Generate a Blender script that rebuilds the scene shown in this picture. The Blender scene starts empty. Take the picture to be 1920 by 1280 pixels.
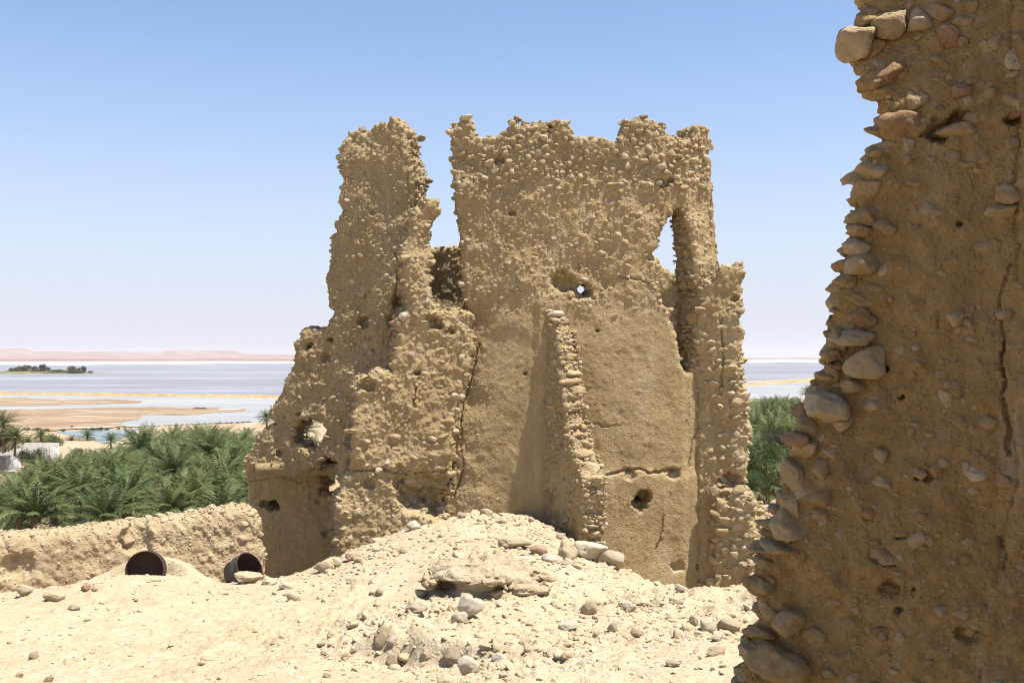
import bpy, bmesh, math, random
import numpy as np
from mathutils import Vector, Matrix

RNG = np.random.default_rng(7)
random.seed(7)
F = 1867.0          # focal length in photo pixels (1920 wide)
HOR = 668.0         # photo row of the horizon
scn = bpy.context.scene
COL = scn.collection
SUN = np.array([0.92, -0.39]); SUN = SUN / np.linalg.norm(SUN)
SUN_EL = math.radians(69)

# ------------------------------------------------------------------ noise
def _h(i, j, k, s):
    n = (i.astype(np.int64) * 374761393 + j.astype(np.int64) * 668265263 + k.astype(np.int64) * 2147483647 + s * 144665) & 0xFFFFFFFF
    n = ((n ^ (n >> 13)) * 1274126177) & 0xFFFFFFFF
    n = ((n ^ (n >> 16)) * 2246822519) & 0xFFFFFFFF
    return (n ^ (n >> 15)).astype(np.float64) / 4294967295.0

def noise(p, s=0):
    p = np.asarray(p, float)
    f = np.floor(p); t = p - f; f = f.astype(np.int64)
    t = t * t * t * (t * (t * 6 - 15) + 10)
    r = 0
    for a in (0, 1):
        wa = t[..., 0] if a else 1 - t[..., 0]
        for b in (0, 1):
            wb = t[..., 1] if b else 1 - t[..., 1]
            for c in (0, 1):
                wc = t[..., 2] if c else 1 - t[..., 2]
                r = r + wa * wb * wc * _h(f[..., 0] + a, f[..., 1] + b, f[..., 2] + c, s)
    return r * 2 - 1

def fbm(p, scale, octv=3, s=0, gain=0.5):
    p = np.asarray(p, float) * scale
    r, a, n = 0, 1.0, 0
    for o in range(octv):
        r = r + a * noise(p + o * 17.3, s + o); n += a
        a *= gain; p = p * 2.03
    return r / n

# ------------------------------------------------------------------ mesh accumulator
class Acc:
    def __init__(self):
        self.v, self.f, self.a, self.n, self.s = [], [], [], 0, []
    def add(self, v, faces, tint=0.0, stone=0.0, smooth=True):
        v = np.asarray(v, float)
        for q in faces:
            self.f.append(np.asarray(q, np.int64) + self.n); self.s.append(np.full(len(q), smooth))
        self.v.append(v)
        at = np.zeros((len(v), 2)); at[:, 0] = tint; at[:, 1] = stone
        self.a.append(at)
        self.n += len(v)
    def build(self, name, mats, parent=None, origin=None, smooth=True, attrs=True, loc=None):
        v = np.concatenate(self.v)
        if origin is not None:
            v = v - np.asarray(origin)
        me = bpy.data.meshes.new(name)
        me.vertices.add(len(v)); me.vertices.foreach_set('co', v.astype(np.float32).ravel())
        nl = sum(q.size for q in self.f); nf = sum(len(q) for q in self.f)
        li = np.concatenate([q.ravel() for q in self.f]).astype(np.int32)
        cnt = np.concatenate([np.full(len(q), q.shape[1]) for q in self.f])
        st = np.concatenate([[0], np.cumsum(cnt)[:-1]]).astype(np.int32)
        me.loops.add(nl); me.loops.foreach_set('vertex_index', li)
        me.polygons.add(nf); me.polygons.foreach_set('loop_start', st)
        if smooth:
            me.polygons.foreach_set('use_smooth', np.concatenate(self.s))
        if attrs:
            at = np.concatenate(self.a)
            for k, nm in enumerate(('tint', 'stone')):
                d = me.attributes.new(nm, 'FLOAT', 'POINT')
                d.data.foreach_set('value', at[:, k].astype(np.float32))
        me.update(calc_edges=True); me.validate()
        for m in (mats if isinstance(mats, (list, tuple)) else [mats]):
            me.materials.append(m)
        o = bpy.data.objects.new(name, me); COL.objects.link(o)
        if parent is not None:
            o.parent = parent
        elif origin is not None:
            o.location = origin
        return o

def tag(o, label=None, cat=None, group=None, kind=None):
    for k, val in (('label', label), ('category', cat), ('group', group), ('kind', kind)):
        if val:
            o[k] = val
    return o

def empty(name, loc):
    o = bpy.data.objects.new(name, None); COL.objects.link(o); o.location = loc
    o.empty_display_size = 0.3
    return o

# ------------------------------------------------------------------ stones
def ico(sub):
    bm = bmesh.new(); bmesh.ops.create_icosphere(bm, subdivisions=sub, radius=1.0)
    v = np.array([x.co[:] for x in bm.verts]); f = np.array([[w.index for w in q.verts] for q in bm.faces]); bm.free()
    return v, f

def stone_shape(dirs, rng, rough=0.05, planes=11, lo=0.55, hi=1.0, k=24.0):
    n = rng.normal(size=(planes, 3)); n /= np.linalg.norm(n, axis=1)[:, None]
    d = rng.uniform(lo, hi, planes)
    dt = dirs @ n.T
    r = np.where(dt > 0.08, d[None, :] / np.maximum(dt, 0.08), 9.0)
    r = -np.log(np.exp(-k * np.minimum(r, 1.25)).sum(1) + np.exp(-k * 1.0)) / k
    r = r + rough * fbm(dirs + rng.uniform(0, 99, 3), 2.2, 3) + rough * .6 * fbm(dirs + rng.uniform(0, 99, 3), 6, 2)
    r = np.clip(r, .35, 1.3)
    return dirs * r[:, None]

BANK = {}
for sub, cnt in ((1, 14), (2, 26), (3, 22), (4, 18)):
    d, f = ico(sub)
    rg = np.random.default_rng(100 + sub)
    BANK[sub] = ([stone_shape(d, rg, rough=.05 if sub < 3 else .10, planes=13 if sub < 3 else 17, lo=.52 if sub < 3 else .5, hi=.92 if sub < 3 else .9, k=26 if sub < 3 else 27) for _ in range(cnt)], f)

def place_stones(acc, sub, pos, rot, scl, tint, stone=1.0):
    shapes, f = BANK[sub]
    pick = RNG.integers(0, len(shapes), len(pos))
    for k in range(len(shapes)):
        m = np.nonzero(pick == k)[0]
        if not len(m):
            continue
        b = shapes[k]
        v = b[None] * scl[m][:, None, :]
        v = np.einsum('nij,nvj->nvi', rot[m], v) + pos[m][:, None, :]
        nb = len(b)
        ff = (f[None] + (np.arange(len(m)) * nb)[:, None, None]).reshape(-1, 3)
        acc.add(v.reshape(-1, 3), [ff], np.repeat(tint[m], nb), stone, smooth=sub > 2)

def rotm(n, yaw, tilt, roll):
    cy, sy = np.cos(yaw), np.sin(yaw); ct, st = np.cos(tilt), np.sin(tilt); cr, sr = np.cos(roll), np.sin(roll)
    z, o = np.zeros(n), np.ones(n)
    A = np.stack([np.stack([cy, -sy, z], -1), np.stack([sy, cy, z], -1), np.stack([z, z, o], -1)], 1)
    B = np.stack([np.stack([ct, z, st], -1), np.stack([z, o, z], -1), np.stack([-st, z, ct], -1)], 1)
    C = np.stack([np.stack([o, z, z], -1), np.stack([z, cr, -sr], -1), np.stack([z, sr, cr], -1)], 1)
    return A @ B @ C

def thin(pts, rad):
    """dart throwing: keep points no closer than their radius"""
    rad = np.broadcast_to(rad, (len(pts),))
    cell = max(float(rad.max()), 1e-3); grid = {}; keep = []
    K = np.floor(pts / cell).astype(int)
    dim = pts.shape[1]
    import itertools
    offs = list(itertools.product((-1, 0, 1), repeat=dim))
    for i in range(len(pts)):
        k = tuple(K[i]); ok = True
        for o in offs:
            for j in grid.get(tuple(a + b for a, b in zip(k, o)), ()):
                if ((pts[i] - pts[j]) ** 2).sum() < (0.5 * (rad[i] + rad[j])) ** 2:
                    ok = False; break
            if not ok:
                break
        if ok:
            grid.setdefault(k, []).append(i); keep.append(i)
    return np.array(keep, int)

def inside(poly, x, y):
    r = np.zeros(x.shape, bool); n = len(poly)
    for i in range(n):
        x0, y0 = poly[i]; x1, y1 = poly[(i + 1) % n]
        if y0 == y1:
            continue
        c = ((y0 > y) != (y1 > y)) & (x < (x1 - x0) * (y - y0) / (y1 - y0) + x0)
        r ^= c
    return r

# ------------------------------------------------------------------ rubble wall
class Wall:
    def __init__(self, plan, world=False):
        P = np.array([(x, d) if world else ((x - 960) / F * d, d) for x, d in plan], float)
        seg = np.concatenate([[0], np.cumsum(np.linalg.norm(np.diff(P, axis=0), axis=1))])
        self.U = seg[-1]; self.us = np.linspace(0, self.U, 600)
        self.X = np.interp(self.us, seg, P[:, 0]); self.Y = np.interp(self.us, seg, P[:, 1])
        k = np.ones(41) / 41
        if len(P) > 2:
            pad = lambda a: np.concatenate([2 * a[0] - a[20:0:-1], a, 2 * a[-1] - a[-2:-22:-1]])
            self.X = np.convolve(pad(self.X), k, 'valid'); self.Y = np.convolve(pad(self.Y), k, 'valid')
        tx, ty = np.gradient(self.X), np.gradient(self.Y); l = np.hypot(tx, ty)
        self.TX, self.TY = tx / l, ty / l
        self.A = self.X / self.Y
    def uz(self, px, py):
        a = (np.asarray(px, float) - 960) / F
        A = self.A; us = self.us
        o = np.argsort(A)
        u = np.interp(a, A[o], us[o])
        # allow points past the ends
        da = (A[-1] - A[-2]) / (us[-1] - us[-2])
        d = np.interp(u, us, self.Y)
        return u, (HOR - np.asarray(py, float)) / F * d
    def px(self, u, z):
        x = np.interp(u, self.us, self.X); y = np.interp(u, self.us, self.Y)
        return 960 + x / y * F, HOR - z / y * F
    def fr(self, u):
        g = lambda a: np.interp(u, self.us, a)
        tx, ty = g(self.TX), g(self.TY); l = np.hypot(tx, ty); tx, ty = tx / l, ty / l
        return g(self.X), g(self.Y), tx, ty, ty, -tx
    def pt(self, u, z, off):
        x, y, tx, ty, nx, ny = self.fr(u)
        return np.stack([x + nx * off, y + ny * off, z + 0 * u], -1)

def build_wall(name, plan, poly, T=0.5, step=0.016, holes=(), world=False, jit=0.045, rnd=0.1, amp=(0.05, 0.02, 0.008),
               pits=(), cracks=(), ledges=(), batter=0.0, face=(), edge=None, mat=None, parent=None, origin=None, layers=None,
               sub=2, seed=0, setst=(), smooth=None, stack=(), zbot=-9, polyuz=False, extra=None, backface=False, bowl=0.0):
    W = Wall(plan, world)
    conv = (lambda p: [tuple(q) for q in p]) if polyuz else (lambda p: list(zip(*[c.tolist() for c in W.uz([q[0] for q in p], [q[1] for q in p])])))
    PZ = conv(poly); HZ = [conv(h) for h in holes]
    zs_ = [q[1] for q in PZ]; us_ = [q[0] for q in PZ]
    z0, z1 = min(zs_) - .1, max(zs_) + .1
    u0, u1 = max(min(us_) - .1, 0), min(max(us_) + .1, W.U)
    nu, nz = int((u1 - u0) / step) + 1, int((z1 - z0) / step) + 1
    ug = u0 + np.arange(nu + 1) * step; zg = z0 + np.arange(nz + 1) * step
    uc, zc = np.meshgrid(ug[:-1] + step / 2, zg[:-1] + step / 2, indexing='ij')
    q3 = np.stack([uc, zc, uc * 0 + seed * 3.7], -1)
    ju = jit * (fbm(q3, 9, 3, 5) * 1.2 + .7 * fbm(q3, 3, 2, 8)); jz = jit * (fbm(q3, 9, 3, 6) * 1.2 + .7 * fbm(q3, 3, 2, 9))
    M = inside(PZ, uc + ju, zc + jz)
    for h in HZ:
        M &= ~inside(h, uc + ju, zc + jz)
    # distance to the outline in cells
    K = int(max(rnd, .02) / step) + 2
    D = np.zeros(M.shape); cur = M.copy()
    for k in range(K):
        D += cur
        p = np.pad(cur, 1)
        if k % 2:
            cur = p[1:-1, 1:-1] & p[2:, 1:-1] & p[:-2, 1:-1] & p[1:-1, 2:] & p[1:-1, :-2]
        else:
            cur = p[1:-1, 1:-1] & p[2:, 1:-1] & p[:-2, 1:-1] & p[1:-1, 2:] & p[1:-1, :-2] & p[2:, 2:] & p[:-2, :-2] & p[2:, :-2] & p[:-2, 2:]
    Dp = np.pad(D, 1)
    Dn = (Dp[1:, 1:] + Dp[:-1, 1:] + Dp[1:, :-1] + Dp[:-1, :-1]) / 4 * step
    un, zn = np.meshgrid(ug, zg, indexing='ij')
    base = W.pt(un, zn, 0 * un)
    t = np.clip(Dn / max(rnd, 1e-3), 0, 1)
    R = rnd * (1 - np.sqrt(np.maximum(1 - (1 - t) ** 2, 0)))
    nf = amp[0] * fbm(base, 1.6, 2, 1 + seed) + amp[1] * fbm(base, 6, 3, 2 + seed) + amp[2] * fbm(base, 22, 3, 3 + seed)
    nf += amp[1] * 1.2 * np.maximum(0, fbm(base, 11, 2, 4 + seed) - .1)
    if smooth is not None:
        nf *= smooth(*W.px(un, zn))
    off = nf - R * .9
    if bowl:
        off -= 0
    for (px, py, r, dep) in pits:
        pu, pz = W.uz(px, py)
        rr = np.hypot((un - pu) * (.8 + .5 * ((px * 7) % 1)), zn - pz) * (1 + .55 * fbm(base, 1.1 / r, 4, 31))
        off -= dep * np.clip(2.6 * (1 - rr / r) * (1 + .5 * fbm(base, 2.4 / r, 2, 33)), 0, 1)
    for (pts, w, dep) in cracks:
        cu, cz = W.uz([p[0] for p in pts], [p[1] for p in pts])
        wob = (.05 * fbm(base, 5, 4, 41) + .02 * fbm(base, 16, 2, 42)) if step > .01 else (.02 * fbm(base, 14, 4, 41))
        best = np.full(un.shape, 9.0)
        for i in range(len(pts) - 1):
            ax, ay, bx, by = cu[i], cz[i], cu[i + 1], cz[i + 1]
            L2 = (bx - ax) ** 2 + (by - ay) ** 2 + 1e-9
            s = np.clip(((un + wob - ax) * (bx - ax) + (zn + wob - ay) * (by - ay)) / L2, 0, 1)
            best = np.minimum(best, np.hypot(un + wob - ax - s * (bx - ax), zn + wob - ay - s * (by - ay)))
        ww = w * (1 + .7 * fbm(base, 4, 2, 43))
        off -= dep * np.clip(1.5 * (1 - best / np.maximum(ww, .004)), 0, 1)
    for (py, amt, soft, pxa, pxb) in ledges:       # the wall below photo row py stands proud by amt
        ppx, ppy = W.px(un, zn)
        m = 1 / (1 + np.exp(-((ppy + 10 * fbm(base, 2.5, 2, 51)) - py) / soft))
        off += amt * m * np.clip((ppx - pxa) / 12, 0, 1) * np.clip((pxb - ppx) / 12, 0, 1)
    if batter:
        zt = max(zs_)
        off += batter * (zt - zn)
    if extra is not None:
        off += extra(W, un, zn, base)
    front = W.pt(un, zn, off)
    boff = -T + R * .9 + amp[0] * fbm(base, 2, 2, 61) + amp[1] * fbm(base, 7, 2, 62) - (batter * .5 * (max(zs_) - zn) if batter else 0)
    back = W.pt(un, zn, boff)
    used = np.zeros(un.shape, bool)
    for a in (0, 1):
        for b in (0, 1):
            used[a:nu + a, b:nz + b] |= M
    idx = -np.ones(un.shape, int); idx[used] = np.arange(used.sum()); N = used.sum()
    ci, cj = np.nonzero(M)
    fq = np.stack([idx[ci, cj], idx[ci + 1, cj], idx[ci + 1, cj + 1], idx[ci, cj + 1]], -1)
    Mp = np.pad(M, 1)
    E = []
    EU = []
    for (di, dj, a, b) in ((0, -1, (0, 0), (1, 0)), (1, 0, (1, 0), (1, 1)), (0, 1, (1, 1), (0, 1)), (-1, 0, (0, 1), (0, 0))):
        sel = M & ~Mp[1 + di:1 + di + nu, 1 + dj:1 + dj + nz]
        i, j = np.nonzero(sel)
        E.append(np.stack([idx[i + a[0], j + a[1]], idx[i + b[0], j + b[1]]], -1))
        EU.append(np.stack([uc[i, j], zc[i, j], np.full(len(i), di), np.full(len(i), dj)], -1))
    E = np.concatenate(E); EU = np.concatenate(EU)
    L = layers or max(3, int(T / (step * 2.2)))
    fv, bv = front[used], back[used]
    bn = np.unique(E); remap = -np.ones(N, int); remap[bn] = np.arange(len(bn))
    mids = []
    for l in range(1, L):
        w = l / L
        p = fv[bn] * (1 - w) + bv[bn] * w
        bulge = .05 * np.stack([fbm(p, 5, 3, 71), fbm(p, 5, 3, 72), fbm(p, 5, 3, 73)], -1) + .05 * np.stack([fbm(p, 14, 2, 74), fbm(p, 14, 2, 75), fbm(p, 14, 2, 76)], -1)
        mids.append(p + bulge * min(1, 4 * w * (1 - w)) * (T / .5) ** .5 * (step / .016) ** .6)
    V = np.concatenate([fv, bv] + mids)
    lay = [lambda k: k] + [(lambda k, l=l: 2 * N + l * len(bn) + remap[k]) for l in range(L - 1)] + [lambda k: k + N]
    sides = [np.stack([lay[l](E[:, 1]), lay[l](E[:, 0]), lay[l + 1](E[:, 0]), lay[l + 1](E[:, 1])], -1) for l in range(L)]
    acc = Acc()
    acc.add(V, [fq, fq[:, ::-1] + N] + sides)
    # --- stones bedded in the face: list of dict(n, size(lo,hi), dens(px,py)->0..1, embed, flat)
    ftree = lambda u, z, A: A[np.clip(((u - u0) / step + .5).astype(int), 0, nu), np.clip(((z - z0) / step + .5).astype(int), 0, nz)]
    for sp in face:
        n = sp['n']
        pu = RNG.uniform(u0, u1, n); pz = RNG.uniform(z0, z1, n)
        ii = np.clip(((pu - u0) / step).astype(int), 0, nu - 1); jj = np.clip(((pz - z0) / step).astype(int), 0, nz - 1)
        ok = M[ii, jj]
        ppx, ppy = W.px(pu, pz)
        dens = sp['dens'](ppx, ppy) if sp.get('dens') else np.ones(n)
        patch = np.clip(1 + sp.get('patch', .8) * 2.2 * fbm(np.stack([pu, pz, pu * 0 + seed], -1), 1.7, 3, 81), 0, 2)
        ok &= RNG.uniform(0, 1, n) < dens * patch
        ok &= pz > zbot
        pu, pz = pu[ok], pz[ok]; n = len(pu)
        if not n:
            continue
        lo, hi = sp['size']
        s = lo * (hi / lo) ** (RNG.uniform(0, 1, n) ** 1.5)
        k = thin(np.stack([pu, pz], -1), s * sp.get('gap', 2.0))
        pu, pz, s = pu[k], pz[k], s[k]; n = len(pu)
        o = ftree(pu, pz, off); g = sp.get('back', False)
        x, y, tx, ty, nx, ny = W.fr(pu)
        fl = RNG.uniform(*sp.get('flat', (.5, .85)), n)
        dp = RNG.uniform(.55, .85, n)
        emb = RNG.uniform(*sp.get('embed', (.15, .6)), n)
        pos = W.pt(pu, pz, o - emb * s * dp)
        scl = np.stack([s * RNG.uniform(.85, 1.25, n), s * dp, s * fl], -1)
        B = np.stack([np.stack([tx, ty, 0 * tx], -1), np.stack([-nx, -ny, 0 * nx], -1), np.stack([0 * tx, 0 * tx, 0 * tx + 1], -1)], -1)
        rot = B @ rotm(n, RNG.normal(0, .25, n), RNG.normal(0, .28, n), RNG.normal(0, .25, n))
        place_stones(acc, sp.get('sub', sub), pos, rot, scl, RNG.uniform(0.02, 1, n), sp.get('stone', 1.0))
    # --- stones of the broken edge
    for sp in (edge or ()):
        n = sp['n']
        pick = RNG.integers(0, len(EU), n)
        eu = EU[pick]
        w = RNG.uniform(.0, 1.0, n) ** sp.get('wpow', 1.0) * T
        pu, pz = eu[:, 0], eu[:, 1]
        ppx, ppy = W.px(pu, pz)
        ok = pz > zbot
        if sp.get('dens'):
            ok &= RNG.uniform(0, 1, n) < sp['dens'](ppx, ppy)
        ok &= ~((eu[:, 3] < 0) & (pz < z0 + .25))
        eu, w, pu, pz = eu[ok], w[ok], pu[ok], pz[ok]; n = len(pu)
        lo, hi = sp['size']
        s = lo * (hi / lo) ** (RNG.uniform(0, 1, n) ** 1.4)
        k = thin(np.stack([pu, pz * sp.get('course', 1.25), w], -1), s * sp.get('gap', 1.5))
        eu, w, pu, pz, s = eu[k], w[k], pu[k], pz[k], s[k]; n = len(pu)
        out = RNG.uniform(*sp.get('out', (-.35, .25)), n) * s
        x, y, tx, ty, nx, ny = W.fr(pu)
        ft = ftree(pu, pz, off)
        pos = W.pt(np.clip(pu, 0, W.U), pz + eu[:, 3] * out, np.minimum(ft, .02) - w + .0 * s)
        pos[:, 0] += tx * eu[:, 2] * out; pos[:, 1] += ty * eu[:, 2] * out
        fl = RNG.uniform(*sp.get('flat', (.42, .75)), n)
        scl = np.stack([s * RNG.uniform(.9, 1.35, n), s * RNG.uniform(.7, 1.05, n), s * fl], -1)
        B = np.stack([np.stack([tx, ty, 0 * tx], -1), np.stack([-nx, -ny, 0 * nx], -1), np.stack([0 * tx, 0 * tx, 0 * tx + 1], -1)], -1)
        rot = B @ rotm(n, RNG.normal(0, .5, n), RNG.normal(0, .18, n), RNG.normal(0, .18, n))
        place_stones(acc, sp.get('sub', sub), pos, rot, scl, RNG.uniform(0.02, 1, n), 1.0)
    for sp in stack:
        cu, cz = W.uz([q[0] for q in sp['path']], [q[1] for q in sp['path']])
        o_ = np.argsort(cz); zc_, uc_ = cz[o_], cu[o_]; z_ = zc_[0]
        P_, S_ = [], []
        while z_ < zc_[-1]:
            hh = sp['size'][2] * RNG.uniform(.5, 1.6); z_ += hh * .92
            for w_ in sp['w']:
                sz = np.array([sp['size'][0] * RNG.uniform(.7, 1.25), sp['size'][1] * RNG.uniform(.75, 1.2), hh])
                u_ = np.interp(z_, zc_, uc_) + sp.get('sign', 1) * (sp['out'] * RNG.uniform(-1.2, 1.8) - sz[0] * .75)
                P_.append(W.pt(np.array([np.clip(u_, 0, W.U)]), np.array([z_ + RNG.normal(0, .1) * hh]), -w_ * T + RNG.normal(0, .12) * sz[1])[0]); S_.append(sz)
            z_ += hh * .92
        n = len(P_); um = np.full(n, np.interp(zc_.mean(), zc_, uc_)); x, y, tx, ty, nx, ny = W.fr(um)
        B = np.stack([np.stack([tx, ty, 0 * tx], -1), np.stack([-nx, -ny, 0 * nx], -1), np.stack([0 * tx, 0 * tx, 0 * tx + 1], -1)], -1)
        place_stones(acc, sp.get('sub', 3), np.array(P_), B @ rotm(n, RNG.normal(0, .18, n), RNG.normal(0, .09, n), RNG.normal(0, .09, n)), np.array(S_) * [1.15, 1.15, 1.12], RNG.uniform(.02, 1, n), .8)
    # --- stones set one by one: photo column, row, half width, half height, how proud, tint
    for (px, py, hw, hh, pr, ti) in setst:
        pu, pz = W.uz(px, py); a_ = (np.asarray(px, float) - 960) / F
        # stones past the broken edge sit on the line of the wall
        x, y, tx, ty, nx, ny = W.fr(pu); k_ = y / F
        sa, sc_ = hw * k_, hh * k_
        B = np.array([[tx, -nx, 0], [ty, -ny, 0], [0, 0, 1]]).reshape(1, 3, 3)
        pos = W.pt(pu, pz, ftree(pu, pz, off) * (px > 1700) + (pr - (.72 if px < 1660 else .86)) * sa)[None]
        place_stones(acc, 4, pos, B @ rotm(1, RNG.normal(0, .2, 1), RNG.normal(0, .18, 1), RNG.normal(0, .15, 1)), np.array([[sa * 1.12, sa * .9, sc_ * 1.15]]), np.array([ti]))
    o = acc.build(name, mat, parent=parent, origin=origin)
    return o, W

# ------------------------------------------------------------------ node helpers
def newmat(name):
    m = bpy.data.materials.new(name); m.use_nodes = True
    nt = m.node_tree; nt.nodes.clear()
    out = nt.nodes.new('ShaderNodeOutputMaterial')
    bs = nt.nodes.new('ShaderNodeBsdfPrincipled')
    nt.links.new(bs.outputs[0], out.inputs[0])
    bs.inputs['Roughness'].default_value = .95
    bs.inputs['Specular IOR Level'].default_value = .15
    return m, nt, bs
def nd(nt, t, **kw):
    n = nt.nodes.new(t)
    for k, v in kw.items():
        setattr(n, k, v)
    return n
def setv(n, **kw):
    for k, v in kw.items():
        n.inputs[k].default_value = v
    return n
def mixc(nt, fac, a, b, blend='MIX'):
    n = nd(nt, 'ShaderNodeMix', data_type='RGBA', blend_type=blend)
    for s, x in ((0, fac), (6, a), (7, b)):
        if isinstance(x, bpy.types.NodeSocket):
            nt.links.new(x, n.inputs[s])
        else:
            n.inputs[s].default_value = x if s == 0 else (*x, 1)
    return n.outputs[2]
def noisen(nt, vec, scale, detail=4, rough=.55, dist=0.0):
    n = nd(nt, 'ShaderNodeTexNoise'); setv(n, Scale=scale, Detail=detail, Roughness=rough, Distortion=dist)
    nt.links.new(vec, n.inputs['Vector']); return n.outputs['Fac']
def ramp(nt, fac, stops, interp='LINEAR'):
    n = nd(nt, 'ShaderNodeValToRGB'); n.color_ramp.interpolation = interp
    e = n.color_ramp.elements
    while len(e) < len(stops):
        e.new(.5)
    for el, (p, c) in zip(e, stops):
        el.position = p; el.color = (*c, 1) if len(c) == 3 else c
    nt.links.new(fac, n.inputs[0]); return n.outputs[0]
def mathn(nt, op, a, b=None):
    n = nd(nt, 'ShaderNodeMath', operation=op)
    for i, x in enumerate((a, b)):
        if x is None:
            continue
        if isinstance(x, bpy.types.NodeSocket):
            nt.links.new(x, n.inputs[i])
        else:
            n.inputs[i].default_value = x
    return n.outputs[0]
def bump(nt, bs, h, dist, strength=1.0, prev=None):
    b = nd(nt, 'ShaderNodeBump'); setv(b, Distance=dist, Strength=strength); nt.links.new(h, b.inputs['Height'])
    if prev is not None:
        nt.links.new(prev, b.inputs['Normal'])
    nt.links.new(b.outputs[0], bs.inputs['Normal']); return b.outputs[0]

STONE_STOPS = [(0, (.53, .42, .27)), (.2, (.47, .36, .20)), (.4, (.58, .47, .32)), (.56, (.42, .31, .165)), (.72, (.52, .41, .25)),
               (.84, (.38, .30, .20)), (.90, (.66, .58, .45)), (.95, (.40, .24, .15)), (.98, (.24, .17, .12))]
def masonry(name, mud=((.51, .378, .20), (.43, .308, .15), (.575, .452, .27)), k=1.0, coat=.45, bd=.012, dark=1.0, stops=None):
    m, nt, bs = newmat(name)
    tc = nd(nt, 'ShaderNodeTexCoord').outputs['Object']
    at = nd(nt, 'ShaderNodeAttribute', attribute_name='tint').outputs['Fac']
    st = nd(nt, 'ShaderNodeAttribute', attribute_name='stone').outputs['Fac']
    n1 = noisen(nt, tc, 1.3 * k, 5, .6)
    n2 = noisen(nt, tc, 14 * k, 5, .65)
    n3 = noisen(nt, tc, 70 * k, 3, .6)
    n4 = noisen(nt, tc, 5 * k, 4, .6, .6)
    c = mixc(nt, ramp(nt, n1, [(.3, (0, 0, 0)), (.7, (1, 1, 1))]), mud[0], mud[1])
    c = mixc(nt, ramp(nt, n2, [(.45, (0, 0, 0)), (.75, (1, 1, 1))]), c, mud[2])
    # rain runs and old patches in the mud
    mp = nd(nt, 'ShaderNodeMapping'); mp.inputs['Scale'].default_value = (2.6 * k, 2.6 * k, .55 * k); nt.links.new(tc, mp.inputs[0])
    n6 = noisen(nt, mp.outputs[0], 1.0, 5, .62, .5)
    c = mixc(nt, ramp(nt, n6, [(.34, (.55, .55, .55)), (.5, (0, 0, 0))]), c, mixc(nt, .5, c, (.25, .17, .085)))
    c = mixc(nt, ramp(nt, n6, [(.55, (0, 0, 0)), (.72, (.5, .5, .5))]), c, (.62, .52, .36))
    sc = ramp(nt, at, stops or STONE_STOPS, 'CONSTANT')
    sc = mixc(nt, ramp(nt, n2, [(.35, (0, 0, 0)), (.7, (1, 1, 1))]), sc, mixc(nt, .35, sc, (.62, .51, .35)))
    cf = mathn(nt, 'MULTIPLY', st, ramp(nt, n4, [(coat - .14, (.25, .25, .25)), (coat + .12, (1, 1, 1))]))
    c = mixc(nt, cf, c, sc)
    # grain: small flecks of lime and grit that belong to the surface
    vo = nd(nt, 'ShaderNodeTexVoronoi'); setv(vo, Scale=38 * k); nt.links.new(tc, vo.inputs['Vector'])
    fl = ramp(nt, vo.outputs['Color'], [(.0, (0, 0, 0)), (.86, (0, 0, 0)), (.93, (1, 1, 1))])
    c = mixc(nt, mathn(nt, 'MULTIPLY', fl, .35), c, (.50, .41, .27))
    c = mixc(nt, ramp(nt, n3, [(.3, (.5, .5, .5)), (.5, (0, 0, 0))]), c, mixc(nt, .35, c, (.2, .13, .07)))
    nt.links.new(c, bs.inputs['Base Color'])
    h = mathn(nt, 'ADD', mathn(nt, 'MULTIPLY', n2, 1.0), mathn(nt, 'MULTIPLY', n3, .45))
    pb = ramp(nt, vo.outputs['Distance'], [(0, (1, 1, 1)), (.45, (0, 0, 0))])
    h = mathn(nt, 'ADD', h, mathn(nt, 'MULTIPLY', pb, mathn(nt, 'SUBTRACT', .4, mathn(nt, 'MULTIPLY', st, .38))))
    bump(nt, bs, h, bd)
    return m

# ------------------------------------------------------------------ camera, light, sky
cam = bpy.data.objects.new('camera', bpy.data.cameras.new('camera')); COL.objects.link(cam)
cam.rotation_euler = (math.pi / 2, 0, 0)
cam.data.sensor_width = 36; cam.data.lens = 36 * F / 1920
cam.data.shift_y = (HOR - 640) / 1920
cam.data.clip_start = .05; cam.data.clip_end = 60000
scn.camera = cam
w = bpy.data.worlds.new("World"); scn.world = w; w.use_nodes = True
nt = w.node_tree; bg = nt.nodes['Background']
sky = nt.nodes.new('ShaderNodeTexSky'); sky.sky_type = 'NISHITA'; sky.sun_disc = False
sky.sun_elevation = SUN_EL; sky.sun_rotation = math.atan2(SUN[0], SUN[1])
sky.air_density = 1.0; sky.dust_density = .6; sky.ozone_density = 2.2; sky.altitude = 50
# the desert air whitens the sky towards the horizon
wc = nt.nodes.new('ShaderNodeTexCoord'); sx = nt.nodes.new('ShaderNodeSeparateXYZ'); nt.links.new(wc.outputs['Generated'], sx.inputs[0])
wr = nt.nodes.new('ShaderNodeValToRGB'); e = wr.color_ramp.elements; e[0].position = 0.0; e[0].color = (.95, .95, .95, 1); e[1].position = .6; e[1].color = (0, 0, 0, 1)
for q, v in ((.05, .86), (.12, .62), (.20, .36), (.30, .14)):
    x = e.new(q); x.color = (v, v, v, 1)
wm = nt.nodes.new('ShaderNodeMix'); wm.data_type = 'RGBA'; nt.links.new(sx.outputs[2], wr.inputs[0]); nt.links.new(wr.outputs[0], wm.inputs[0])
tn = nt.nodes.new('ShaderNodeMix'); tn.data_type = 'RGBA'; tn.blend_type = 'MULTIPLY'; tn.inputs[7].default_value = (1.0, 1.14, 1.26, 1)
tr = nt.nodes.new('ShaderNodeValToRGB'); e = tr.color_ramp.elements; e[0].position = .36; e[0].color = (1, 1, 1, 1); e[1].position = .6; e[1].color = (0, 0, 0, 1)
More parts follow.
